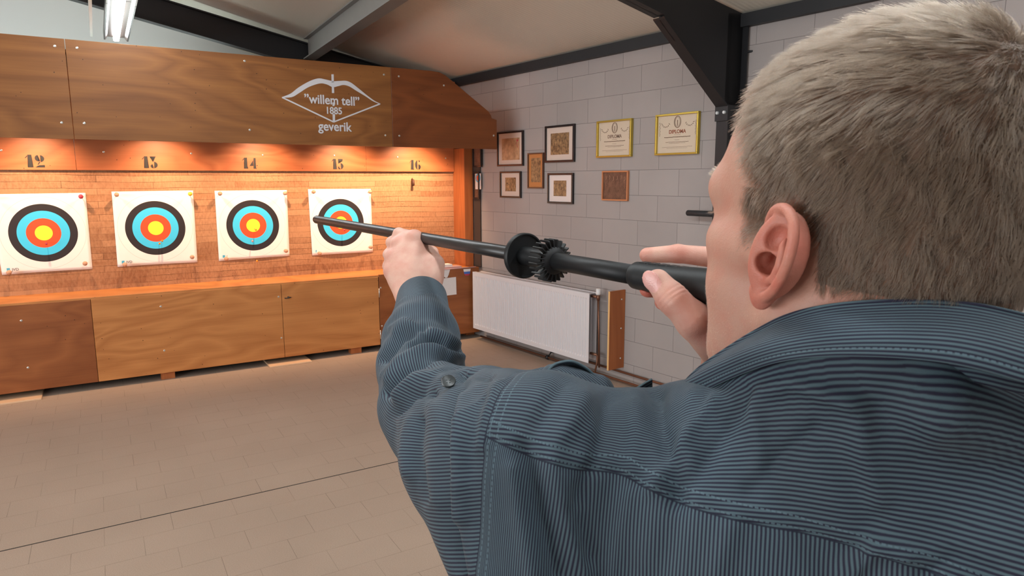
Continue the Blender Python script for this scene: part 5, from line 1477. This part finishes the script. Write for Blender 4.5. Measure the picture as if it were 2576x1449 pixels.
# ================================================================== clothes
def W2(px, py, z): return w2b(at(px, py, z)[None])[0]
SLV = [(W2(1350, 1165, 0.535), 0.074), (W2(1205, 1085, 0.66), 0.060), (W2(1066, 1012, 0.79), 0.050), (W2(1058, 925, 0.87), 0.0525), (W2(1060, 850, 0.935), 0.0500), (W2(1062, 792, 0.992), 0.0395)]
def shirt_sd(p):
    A = np.stack([np.abs(p[:, 0]), p[:, 1], p[:, 2]], 1)
    d = ell(p, (0, 0.045, -0.27), (0.190, 0.140, 0.26))
    d = smin(d, ell(p, (0, 0.055, -0.56), (0.172, 0.130, 0.22)), 0.08)
    d = smin(d, rc(p, (-0.165, 0.02, -0.120), (0.175, 0.015, -0.122), 0.083, 0.079), 0.04)
    d = smin(d, rc(A, (0.0, -0.006, -0.040), (0.14, 0.012, -0.098), 0.066, 0.056), 0.03)
    d = smin(d, ell(A, (0.090, -0.030, -0.175), (0.085, 0.070, 0.11)), 0.05)
    d = smin(d, rc(p*np.array([0.86, 1.0, 1.0]), (0, -0.002, -0.06), (0, -0.014, 0.06), 0.072, 0.066), 0.016)   # collar stand
    d = smin(d, rc(p, (-0.095, -0.030, -0.022), (-0.035, -0.064, 0.000), 0.026, 0.024), 0.012)
    d = smax(d, p[:, 2]-0.036+0.7*np.maximum(0, p[:, 1]+0.055), 0.004)            # neck opening
    d = smax(d, -(p[:, 2]+0.70), 0.006)            # hem
    d = smin(d, rc(p, W2(1398, 962, 0.600), W2(1500, 985, 0.615), 0.0155, 0.0155), 0.016)   # cloth bunched under the flap
    # left sleeve
    pts = [q for q, r in SLV]; rs = [r for q, r in SLV]
    e = chain(p, pts, rs, 0.012)
    e = smin(e, rc(p, W2(1340, 1385, 0.515), W2(1168, 1160, 0.655), 0.062, 0.058), 0.022)
    e = smin(e, rc(p, W2(1168, 1160, 0.655), W2(1070, 1040, 0.77), 0.056, 0.046), 0.02)
    d = smin(d, e, 0.022)
    # right sleeve
    e = chain(p, [RS+np.array([0.0, 0, -0.04]), RE, RW-(RW-RE)*0.16], [0.078, 0.055, 0.036], 0.03)
    return smin(d, e, 0.03)
def px_of(P):
    c = P-CAMP; z = c@FW
    return np.stack([1288+FPX*(c@RT)/z, 724.5-FPX*(c@UP)/z], 1)
def seg_d(X, poly):
    best = np.full(len(X), 1e9)
    for a, b in zip(poly, poly[1:]):
        a = np.array(a, float); b = np.array(b, float); ab = b-a
        t = np.clip(((X-a)@ab)/(ab@ab), 0, 1)
        best = np.minimum(best, np.linalg.norm(X-a-t[:, None]*ab, axis=1))
    return best
# folds of the cloth on the side of the back, surveyed: (line, width, height)
FOLDS = [
 ([(1650, 985), (1655, 1060), (1690, 1180), (1700, 1260)], 26, -0.0042), ([(1600, 990), (1600, 1080), (1590, 1180)], 24, 0.0022), ([(1745, 1000), (1725, 1080), (1740, 1180)], 26, 0.0022),
 ([(1700, 1240), (1760, 1180), (1850, 1050), (1880, 990)], 24, -0.0030), ([(1640, 1230), (1730, 1100), (1800, 1010)], 18, 0.0026), ([(1900, 1000), (1905, 1080), (1910, 1200)], 22, 0.0020),
 ([(1940, 980), (1990, 960), (2060, 985), (2130, 1010)], 24, 0.0035), ([(1890, 1230), (1960, 1150), (2050, 1080)], 22, -0.0022), ([(2080, 1110), (2150, 1200), (2200, 1300)], 40, -0.0018),
 ([(2160, 1020), (2170, 1150), (2210, 1260)], 30, 0.0022), ([(1320, 1130), (1345, 1230), (1370, 1330), (1400, 1449)], 24, -0.0046), ([(1290, 1180), (1310, 1300), (1340, 1449)], 22, 0.0026),
 ([(1390, 1160), (1420, 1260), (1450, 1380), (1470, 1449)], 26, 0.0026), ([(1480, 1190), (1440, 1280), (1480, 1400)], 22, -0.0020), ([(1580, 1250), (1560, 1340), (1540, 1449)], 30, 0.0022), ([(1700, 1300), (1660, 1449)], 34, -0.0018),
 ([(1840, 1320), (1800, 1449)], 30, 0.0018), ([(2130, 1449), (2200, 1370), (2280, 1400)], 28, 0.003), ([(2330, 1449), (2400, 1410), (2500, 1449)], 28, -0.003),
 # sleeve
 ([(1165, 955), (1142, 1000), (1128, 1060), (1122, 1200), (1128, 1330), (1150, 1449)], 14, -0.0075), ([(1160, 1000), (1158, 1100), (1162, 1300)], 20, 0.0042), ([(1095, 1030), (1092, 1130), (1105, 1260)], 20, 0.0034), ([(1058, 1060), (1050, 1150), (1072, 1250)], 14, -0.0030),
 ([(1020, 1050), (1010, 1110), (1030, 1190)], 16, 0.0028), ([(985, 1000), (985, 1060), (1000, 1120)], 12, -0.002),
 ([(975, 985), (1010, 945), (1060, 915), (1120, 905), (1180, 935), (1230, 945)], 11, -0.0085), ([(968, 950), (1000, 915), (1060, 885), (1120, 880), (1175, 905)], 13, 0.0048), ([(1040, 870), (1090, 865), (1150, 885)], 9, -0.006),
 ([(962, 905), (990, 870), (1010, 845), (1050, 835)], 11, -0.0045), ([(990, 830), (1020, 815), (1060, 838), (1110, 850), (1150, 870)], 12, 0.0045), ([(1000, 1000), (1050, 955), (1110, 940)], 14, 0.0040), ([(1000, 1035), (1035, 990), (1085, 985)], 12, -0.0040),
 ([(1065, 830), (1072, 850), (1100, 868)], 9, -0.0045), ([(1210, 1000), (1180, 1060), (1175, 1180)], 24, -0.002), ([(1250, 960), (1225, 1040), (1215, 1120)], 18, 0.002),
 ([(1470, 1000), (1440, 1060), (1400, 1110)], 24, 0.002), ([(1420, 960), (1380, 1020), (1350, 1070)], 20, -0.0018), ([(1530, 1010), (1520, 1090), (1500, 1160)], 22, -0.0024),
]
Vs, Fs = surface(shirt_sd, (-0.48, -0.22, -0.72), (0.66, 0.56, 0.07), 0.0034, newton=2)
gs = grad(shirt_sd, Vs, 0.0015)
Ws = b2w(Vs); nw = gs[:, 0:1]*bl+gs[:, 1:2]*bf+gs[:, 2:3]*bu
vd = Ws-CAMP; vdn = vd/np.linalg.norm(vd, axis=1)[:, None]
facing = sstep(-(nw*vdn).sum(1), 0.02, 0.35)
PX = px_of(Ws)
disp = np.zeros(len(Vs))
for line, w, h in FOLDS:
    dd = seg_d(PX, line); t = np.exp(-(dd/w)**2)
    disp += h*t*(1.9 if min(q[0] for q in line) > 1180 else 2.0)
disp *= facing*((vd@FW) < 1.2)*((vd@FW) > 0.2)
# softer rumpling everywhere
def rum(p, s, ph): return np.sin(p@np.array([s, .4*s, -.6*s])+ph+1.6*np.sin(p@np.array([-.5*s, .8*s, .5*s])+2*ph))
disp += 0.0011*rum(Vs, 38, 0.4)+0.0006*rum(Vs, 90, 1.3)
# torso rumples hang downwards
low = sstep(-Vs[:, 2], 0.25, 0.45)
disp += low*0.004*np.sin(Vs[:, 0]*60+3*np.sin(Vs[:, 2]*9))
# seams
YL = [-0.30, -0.088, -0.0265, 0.04, 0.10, 0.1355, 0.175, 0.214, 0.2436, 0.30]
YU = [-0.135, -0.108, -0.0975, -0.0875, -0.0815, -0.077, -0.066, -0.053, -0.047, -0.045]
m_yoke = Vs[:, 2]-np.interp(Vs[:, 0], YL, YU)           # > 0 above the yoke seam (back)
m_yoke = np.where(Vs[:, 1] > 0.055, 0.03-np.abs(Vs[:, 1]-0.085)*0+(Vs[:, 2]+0.06), m_yoke)
m_slv = np.maximum(Vs[:, 0]-(0.2415-0.04*np.maximum(0, Vs[:, 1]-0.0)), -0.205-Vs[:, 0])
Vsb = Vs+gs*disp[:, None]
# groove along the seams
Vsb -= gs*(0.0012*np.exp(-(m_slv/0.0022)**2)+0.0010*np.exp(-(m_yoke/0.0022)**2)*(m_slv < 0))[:, None]
Vsb += gs*(0.0012*sstep(m_yoke, 0.0005, 0.003)*(1-sstep(m_yoke, 0.010, 0.014))*(m_slv < 0))[:, None]
# stripe coordinates
s_back = 0.27*np.arcsin(np.clip(Vs[:, 0]/0.27, -0.995, 0.995))
def crom(Pt, t):
    i = np.clip(t.astype(int), 0, len(Pt)-2); f = (t-i)[:, None]
    g = lambda k: Pt[np.clip(i+k, 0, len(Pt)-1)]
    return 0.5*(2*g(0)+(-g(-1)+g(1))*f+(2*g(-1)-5*g(0)+4*g(1)-g(2))*f**2+(-g(-1)+3*g(0)-3*g(1)+g(2))*f**3)
# the stripes follow the weave: find s with grad s = n x d, d being the direction of the threads
EE = np.concatenate([Fs[:, [0, 1]], Fs[:, [1, 2]], Fs[:, [2, 3]], Fs[:, [3, 0]]]); EE.sort(axis=1)
EE = np.unique(EE, axis=0)
def weave(mask, d, guess, iters=900):
    idn = -np.ones(len(Vs), int); sel = np.flatnonzero(mask); idn[sel] = np.arange(len(sel))
    e = EE[mask[EE[:, 0]] & mask[EE[:, 1]]]
    t = np.cross(d, gs); t /= np.maximum(np.linalg.norm(t, axis=1), 1e-6)[:, None]
    want = ((Vs[e[:, 1]]-Vs[e[:, 0]])*(t[e[:, 0]]+t[e[:, 1]])).sum(1)*0.5
    a, b_ = idn[e[:, 0]], idn[e[:, 1]]; n = len(sel)
    acc = lambda w: np.bincount(b_, w, n)-np.bincount(a, w, n)
    A = lambda x: acc(x[b_]-x[a])+1e-7*x
    x = guess[sel].copy(); r = acc(want)-A(x)
    pdir = r.copy(); rs_ = r@r
    for _ in range(iters):
        Ap = A(pdir); al = rs_/(pdir@Ap); x += al*pdir; r -= al*Ap
        rn = r@r
        if rn < 1e-14: break
        pdir = r+(rn/rs_)*pdir; rs_ = rn
    out = guess.copy(); out[sel] = x
    return out
DX = np.zeros_like(Vs); DX[:, 0] = 1.0
s_yoke = weave((np.abs(Vs[:, 0]) < 0.262) & (Vs[:, 2] > -0.22) & (Vs[:, 1] < 0.11) & ((gs[:, 2] > -0.35) | (Vs[:, 1] < 0.0)) & (gs[:, 1] < 0.75), DX, np.arctan2(Vs[:, 1]-0.04, Vs[:, 2]+0.16)*0.13)
# threads of the left sleeve: along the forearm, and level with the hanging cloth of the upper arm
pa, pb_ = W2(1066, 1012, 0.79), W2(1062, 792, 0.992)
d_fore = (pb_-pa)/np.linalg.norm(pb_-pa)
qa, qb = W2(1260, 1330, 0.520), W2(1040, 1335, 0.700)
d_up = (qb-qa)/np.linalg.norm(qb-qa)
turn = sstep((Vs-W2(1110, 1010, 0.72))@d_fore, -0.05, 0.06)[:, None]
d_s = d_up*(1-turn)+d_fore*turn
d_s /= np.linalg.norm(d_s, axis=1)[:, None]
toward = -(nw*vdn).sum(1)
s_slv = weave((Vs[:, 0] > 0.20) & (Vs[:, 2] > -0.40) & (toward > -0.30), d_s, -((Ws-at(1290, 790, 0.84))@UP))
s_slv = np.where(Vs[:, 0] < 0.1, np.arctan2(Vs[:, 2]+0.1, Vs[:, 0]+0.2)*0.06, s_slv)

def cloth_material(name, mode):
    m, t, b = nt(name)
    at_ = lambda n: N(t, 'ShaderNodeAttribute', attribute_name=n).outputs['Fac']
    def mth(op, a, b_=None, c=None, clamp=False):
        n = N(t, 'ShaderNodeMath', operation=op, use_clamp=clamp)
        for i, x in enumerate((a, b_, c)):
            if x is None: continue
            if isinstance(x, (int, float)): n.inputs[i].default_value = x
            else: L(t, x, n.inputs[i])
        return n.outputs[0]
    P_ = 0.0027
    def wave(s, per=P_):
        fr = mth('FRACT', mth('DIVIDE', s, per))
        tri = mth('ABSOLUTE', mth('SUBTRACT', fr, 0.5))        # 0..0.5
        return mth('MULTIPLY_ADD', mth('SUBTRACT', tri, 0.25), 4.2, 0.5, True)
    if mode == 'shirt':
        my, ms = at_('m_yoke'), at_('m_slv')
        sel_s = mth('GREATER_THAN', ms, 0.0); sel_y = mth('GREATER_THAN', my, 0.0)
        wy, wb, wl = wave(at_('s_yoke')), wave(at_('s_back')), wave(at_('s_slv'))
        wyb = mth('ADD', mth('MULTIPLY', wy, sel_y), mth('MULTIPLY', wb, mth('SUBTRACT', 1.0, sel_y)))
        w = mth('ADD', mth('MULTIPLY', wl, sel_s), mth('MULTIPLY', wyb, mth('SUBTRACT', 1.0, sel_s)))
        # stitches: two rows above the yoke seam, two beside the armhole
        def row(mask, pos, along):
            near_ = mth('LESS_THAN', mth('ABSOLUTE', mth('SUBTRACT', mask, pos)), 0.00055)
            dash = mth('GREATER_THAN', mth('FRACT', mth('DIVIDE', along, 0.0035)), 0.35)
            return mth('MULTIPLY', near_, dash)
        notslv = mth('SUBTRACT', 1.0, sel_s)
        st = mth('MAXIMUM', mth('MULTIPLY', row(my, 0.0025, at_('s_back')), notslv), mth('MULTIPLY', row(my, 0.0095, at_('s_back')), notslv))
        st = mth('MAXIMUM', st, mth('MAXIMUM', row(ms, -0.0025, at_('s_yoke')), row(ms, -0.0085, at_('s_yoke'))))
        seam = mth('MINIMUM', mth('ADD', mth('ABSOLUTE', my), mth('MULTIPLY', sel_s, 1.0)), mth('ABSOLUTE', ms))
        dk = mth('LESS_THAN', seam, 0.0006)
    else:
        w = wave(at_('s_len'))
        ed_ = at_('edge')
        near_ = mth('LESS_THAN', mth('ABSOLUTE', mth('SUBTRACT', ed_, 0.006)), 0.0006)
        dash = mth('GREATER_THAN', mth('FRACT', mth('DIVIDE', at_('along'), 0.0035)), 0.35)
        st = mth('MULTIPLY', near_, dash); dk = mth('LESS_THAN', ed_, -1.0)
    g = N(t, 'ShaderNodeNewGeometry')
    nz = N(t, 'ShaderNodeTexNoise', inp={'Scale': 14.0, 'Detail': 4.0}); L(t, g.outputs['Position'], nz.inputs['Vector'])
    thr = N(t, 'ShaderNodeTexNoise', inp={'Scale': 1400.0, 'Detail': 2.0}); L(t, g.outputs['Position'], thr.inputs['Vector'])
    c = N(t, 'ShaderNodeMix', data_type='RGBA'); c.inputs['A'].default_value = srgb(30, 29, 47); c.inputs['B'].default_value = srgb(72, 91, 99)
    L(t, w, c.inputs['Factor'])
    c2 = N(t, 'ShaderNodeVectorMath', operation='SCALE'); L(t, c.outputs['Result'], c2.inputs[0])
    mr = N(t, 'ShaderNodeMapRange', inp={'To Min': 0.8, 'To Max': 1.2}); L(t, nz.outputs['Fac'], mr.inputs['Value']); L(t, mr.outputs[0], c2.inputs['Scale'])
    c3 = N(t, 'ShaderNodeMix', data_type='RGBA'); L(t, c2.outputs[0], c3.inputs['A']); c3.inputs['B'].default_value = srgb(92, 114, 124)
    L(t, mth('MULTIPLY', st, 0.5), c3.inputs['Factor'])
    c4 = N(t, 'ShaderNodeMix', data_type='RGBA'); L(t, c3.outputs['Result'], c4.inputs['A']); c4.inputs['B'].default_value = srgb(24, 28, 44)
    L(t, mth('MULTIPLY', dk, 0.8), c4.inputs['Factor'])
    L(t, c4.outputs['Result'], b.inputs['Base Color'])
    b.inputs['Roughness'].default_value = 0.72; b.inputs['Specular IOR Level'].default_value = 0.25
    b.inputs['Sheen Weight'].default_value = 0.08; b.inputs['Sheen Roughness'].default_value = 0.4
    hh = mth('MULTIPLY_ADD', thr.outputs['Fac'], 0.00025, mth('MULTIPLY', w, 0.00022))
    bp = N(t, 'ShaderNodeBump', inp={'Strength': 0.6, 'Distance': 1.0}); L(t, hh, bp.inputs['Height']); L(t, bp.outputs[0], b.inputs['Normal'])
    return m
M_shirt = cloth_material('striped_shirt_cloth', 'shirt')
M_cloth = cloth_material('striped_trim_cloth', 'strip')
shirt = mesh_np('shirt', b2w(Vsb), Fs, M_shirt, person, attrs=dict(m_yoke=m_yoke, m_slv=m_slv, s_yoke=s_yoke, s_back=s_back, s_slv=s_slv))

# --- strips of cloth: rows of points across a width
def cr3(P, n):
    P = np.asarray(P, float); t = np.linspace(0, len(P)-1.0001, n); return crom(P, t)
def strip(name, rows, parent, thick=0.0014, s_across=True, edge_row=None, n=120, closed=False):
    """rows: list of polylines (same meaning along), from the outer edge to the inner one, torso frame"""
    R_ = [cr3(r, n) for r in rows]
    G = np.array(R_)                      # rows x n x 3
    # densify across
    m = len(rows); tt_ = np.linspace(0, m-1.0001, (m-1)*5+1)
    D2 = np.stack([crom(G[:, j], tt_) for j in range(n)], 1)      # rows' x n x 3
    acr = np.concatenate([np.zeros((1, n)), np.cumsum(np.linalg.norm(np.diff(D2, axis=0), axis=2), axis=0)])
    alo = np.concatenate([np.zeros((len(tt_), 1)), np.cumsum(np.linalg.norm(np.diff(D2, axis=1), axis=2), axis=1)], 1)
    k, c = D2.shape[:2]
    id_ = np.arange(k*c).reshape(k, c)
    F = np.stack([id_[:-1, :-1], id_[:-1, 1:], id_[1:, 1:], id_[1:, :-1]], -1).reshape(-1, 4)
    sl = acr if s_across else alo
    o = mesh_np(name, b2w(D2.reshape(-1, 3)), F, M_cloth, parent, attrs=dict(s_len=sl.ravel(), edge=acr.ravel(), along=alo.ravel()))
    md = o.modifiers.new('cloth', 'SOLIDIFY'); md.thickness = thick; md.offset = 0
    return o
T = [W2(*q) for q in ((1700, 990, 0.560), (1720, 962, 0.545), (1762, 921, 0.520), (1825, 877, 0.490), (1900, 831, 0.458), (1980, 792, 0.432), (2090, 767, 0.408), (2250, 756, 0.390), (2430, 762, 0.379), (2576, 790, 0.375))]
Bt = [W2(*q) for q in ((1700, 1010, 0.550), (1725, 1010, 0.530), (1785, 985, 0.500), (1868, 945, 0.463), (1955, 912, 0.424), (2060, 895, 0.400), (2180, 893, 0.382), (2330, 903, 0.368), (2450, 925, 0.362), (2590, 965, 0.360))]
front_l_T = [np.array([0.045, 0.125, -0.075]), np.array([0.090, 0.095, -0.062]), np.array([0.115, 0.062, -0.050])]
front_l_B = [np.array([0.075, 0.150, -0.110]), np.array([0.120, 0.110, -0.085]), np.array([0.135, 0.070, -0.070])]
right_T = [np.array([-0.105, -0.050, 0.046]), np.array([-0.120, 0.000, 0.020]), np.array([-0.110, 0.055, -0.020]), np.array([-0.045, 0.120, -0.070])]
right_B = [np.array([-0.112, -0.070, 0.012]), np.array([-0.138, -0.005, -0.015]), np.array([-0.128, 0.065, -0.055]), np.array([-0.065, 0.145, -0.105])]
Tt = front_l_T+T+right_T; Bb = front_l_B+Bt+right_B
cen = np.array([0.0, 0.01, 0.0])
def inward(p, k, dz):
    v = cen-p; v[2] = 0; v /= np.linalg.norm(v); return p+v*k+np.array([0, 0, dz])
Bb = [b-(inward(b, 0.004, 0)-b) for b in Bb]
mid = [a*0.45+b*0.55+(-(inward(a, 0.007, 0)-a)) for a, b in zip(Tt, Bb)]
def out_(p, k): return p-(inward(p, k, 0)-p)
rows = [Bb, mid, [inward(a, -0.0012, -0.004) for a in Tt], Tt, [inward(a, 0.0042, -0.003) for a in Tt], [inward(a, 0.007, -0.020) for a in Tt], [inward(a, 0.006, -0.045) for a in Tt]]
collar = strip('collar', rows, shirt, n=260)
# left cuff
def ring(center, axis, r, n=48, a0=0.0, squash=1.0):
    ax = axis/np.linalg.norm(axis); x = np.cross(ax, [0, 0, 1.0]); x /= np.linalg.norm(x); y = np.cross(ax, x)
    return [center+x*r*math.cos(a0+2*math.pi*k/n)+y*r*squash*math.sin(a0+2*math.pi*k/n) for k in range(n+1)]
wa = W2(1060, 822, 0.960); wb = W2(1062, 750, 1.032); axw = wb-wa
cr_ = [(0.0, 0.0440), (0.12, 0.0422), (0.5, 0.0395), (0.97, 0.0372), (1.0, 0.0360), (0.97, 0.0345), (0.5, 0.0350)]
rows = [ring(wa+axw*f, axw, r, a0=1.0) for f, r in cr_]
cuff = strip('cuff', rows, shirt, n=96)
# right cuff
axr = RW-RE
rows = [ring(RE+axr*f, axr, r) for f, r in ((0.70, 0.046), (0.78, 0.043), (0.90, 0.037), (0.92, 0.034), (0.84, 0.033))]
strip('cuff', rows, shirt, n=96)
# button on the sleeve
dcam = CAMP-at(1128, 962, 0.8); dcam /= np.linalg.norm(dcam)
# push the button onto the cloth
Wb = b2w(Vsb); near_b = np.hypot(PX[:, 0]-1128, PX[:, 1]-962) < 12
bp_ = at(1128, 962, float(((Wb[near_b]-CAMP)@FW).min())-0.0012)
bx = dcam*0.75+np.array([0, 0, 0.66]); bx /= np.linalg.norm(bx)
bm = bmesh.new()
xx, yy, dd_ = frame_from(bx)
prof = [(0.0, 0.0062), (0.0022, 0.0068), (0.0030, 0.0062), (0.0024, 0.0050), (0.0022, 0.0001)]
rings_ = [[bm.verts.new(Vector(bp_)+dd_*s+(xx*math.cos(2*math.pi*k/28)+yy*math.sin(2*math.pi*k/28))*r) for k in range(28)] for s, r in prof]
for a, c in zip(rings_, rings_[1:]):
    for k in range(28): bm.faces.new((a[k], a[(k+1) % 28], c[(k+1) % 28], c[k]))
bm.faces.new(rings_[0][::-1])
for sx, sy in ((1, 1), (1, -1), (-1, 1), (-1, -1)):
    p = Vector(bp_)+dd_*0.0022+xx*0.0013*sx+yy*0.0013*sy
    bm_tube(bm, [p, p+dd_*0.0006], 0.00055, 8)
bo = bm_done(bm, 'button', plain('grey_horn_button', srgb(44, 50, 52), 0.35, noise=0.3, nscale=200), shirt, smooth=True)
md = bo.modifiers.new('edge', 'EDGE_SPLIT'); md.split_angle = math.radians(45)
# flap standing up on the chest, seen over the shoulder
f1_ = [W2(*q) for q in ((1372, 945, 0.585), (1384, 925, 0.588), (1405, 912, 0.592), (1440, 909, 0.60), (1478, 928, 0.605), (1512, 962, 0.605), (1545, 990, 0.600), (1568, 1000, 0.595))]
f2_ = [W2(*q) for q in ((1385, 955, 0.600), (1398, 940, 0.605), (1418, 928, 0.610), (1446, 926, 0.618), (1480, 942, 0.622), (1510, 972, 0.622), (1540, 1002, 0.615), (1562, 1015, 0.605))]
f3_ = [W2(*q) for q in ((1400, 985, 0.630), (1415, 970, 0.635), (1430, 955, 0.640), (1455, 950, 0.645), (1484, 962, 0.650), (1510, 990, 0.650), (1538, 1020, 0.640), (1556, 1030, 0.630))]
strip('chest_flap', [f1_, f2_, f3_], shirt, n=60, thick=0.0022)
g1 = [W2(*q) for q in ((1552, 990, 0.590), (1575, 985, 0.595), (1600, 976, 0.600), (1622, 963, 0.602), (1640, 953, 0.602))]
g2 = [q+np.array([0.0, 0.004, -0.010]) for q in g1]; g3 = [q+np.array([0.0, 0.018, -0.024]) for q in g1]
strip('front_placket', [g1, g2, g3], shirt, n=40, thick=0.0022)

# --- trousers, belt, shoes -----------------------------------------------------------
def trouser_sd(p):
    d = legs(p, 0.010)
    for k, a in ((lknee, lfoot), (rknee, rfoot)):
        d = smin(d, rc(p, k, a, 0.068, 0.062), 0.02)
    d = smax(d, p[:, 2]+0.60, 0.004)
    return smax(d, -(p[:, 2]-FEETZ-0.045), 0.004)
Vt, Ft = surface(trouser_sd, (-0.32, -0.15, FEETZ+0.02), (0.32, 0.26, -0.55), 0.0085)
gt = grad(trouser_sd, Vt, 0.003)
Vt = Vt+gt*(0.003*np.sin(Vt[:, 2]*55+4*np.sin(Vt[:, 0]*14)+3*Vt[:, 1]*20)*sstep(-Vt[:, 2], 0.9, 1.3))[:, None]
M_denim = plain('dark_denim', srgb(44, 50, 70), 0.8, noise=0.15, nscale=60)
mesh_np('trousers', b2w(Vt), Ft, M_denim, person)
def shoe_sd(p, a):
    d = rc(p, a+np.array([0, -0.03, -0.045]), a+np.array([0.0, 0.16, -0.052]), 0.040, 0.036)
    d = smin(d, rc(p, a+np.array([0, -0.02, -0.01]), a+np.array([0, 0.05, -0.03]), 0.044, 0.036), 0.03)
    return smax(d, -(p[:, 2]-FEETZ-0.001), 0.003)
M_shoe = plain('black_leather', srgb(34, 32, 32), 0.4)
for a in (lfoot, rfoot):
    Vx, Fx = surface(lambda p: shoe_sd(p, a), a+np.array([-0.07, -0.1, -0.1]), a+np.array([0.07, 0.24, 0.06]), 0.005)
    mesh_np('shoe', b2w(Vx), Fx, M_shoe, person)
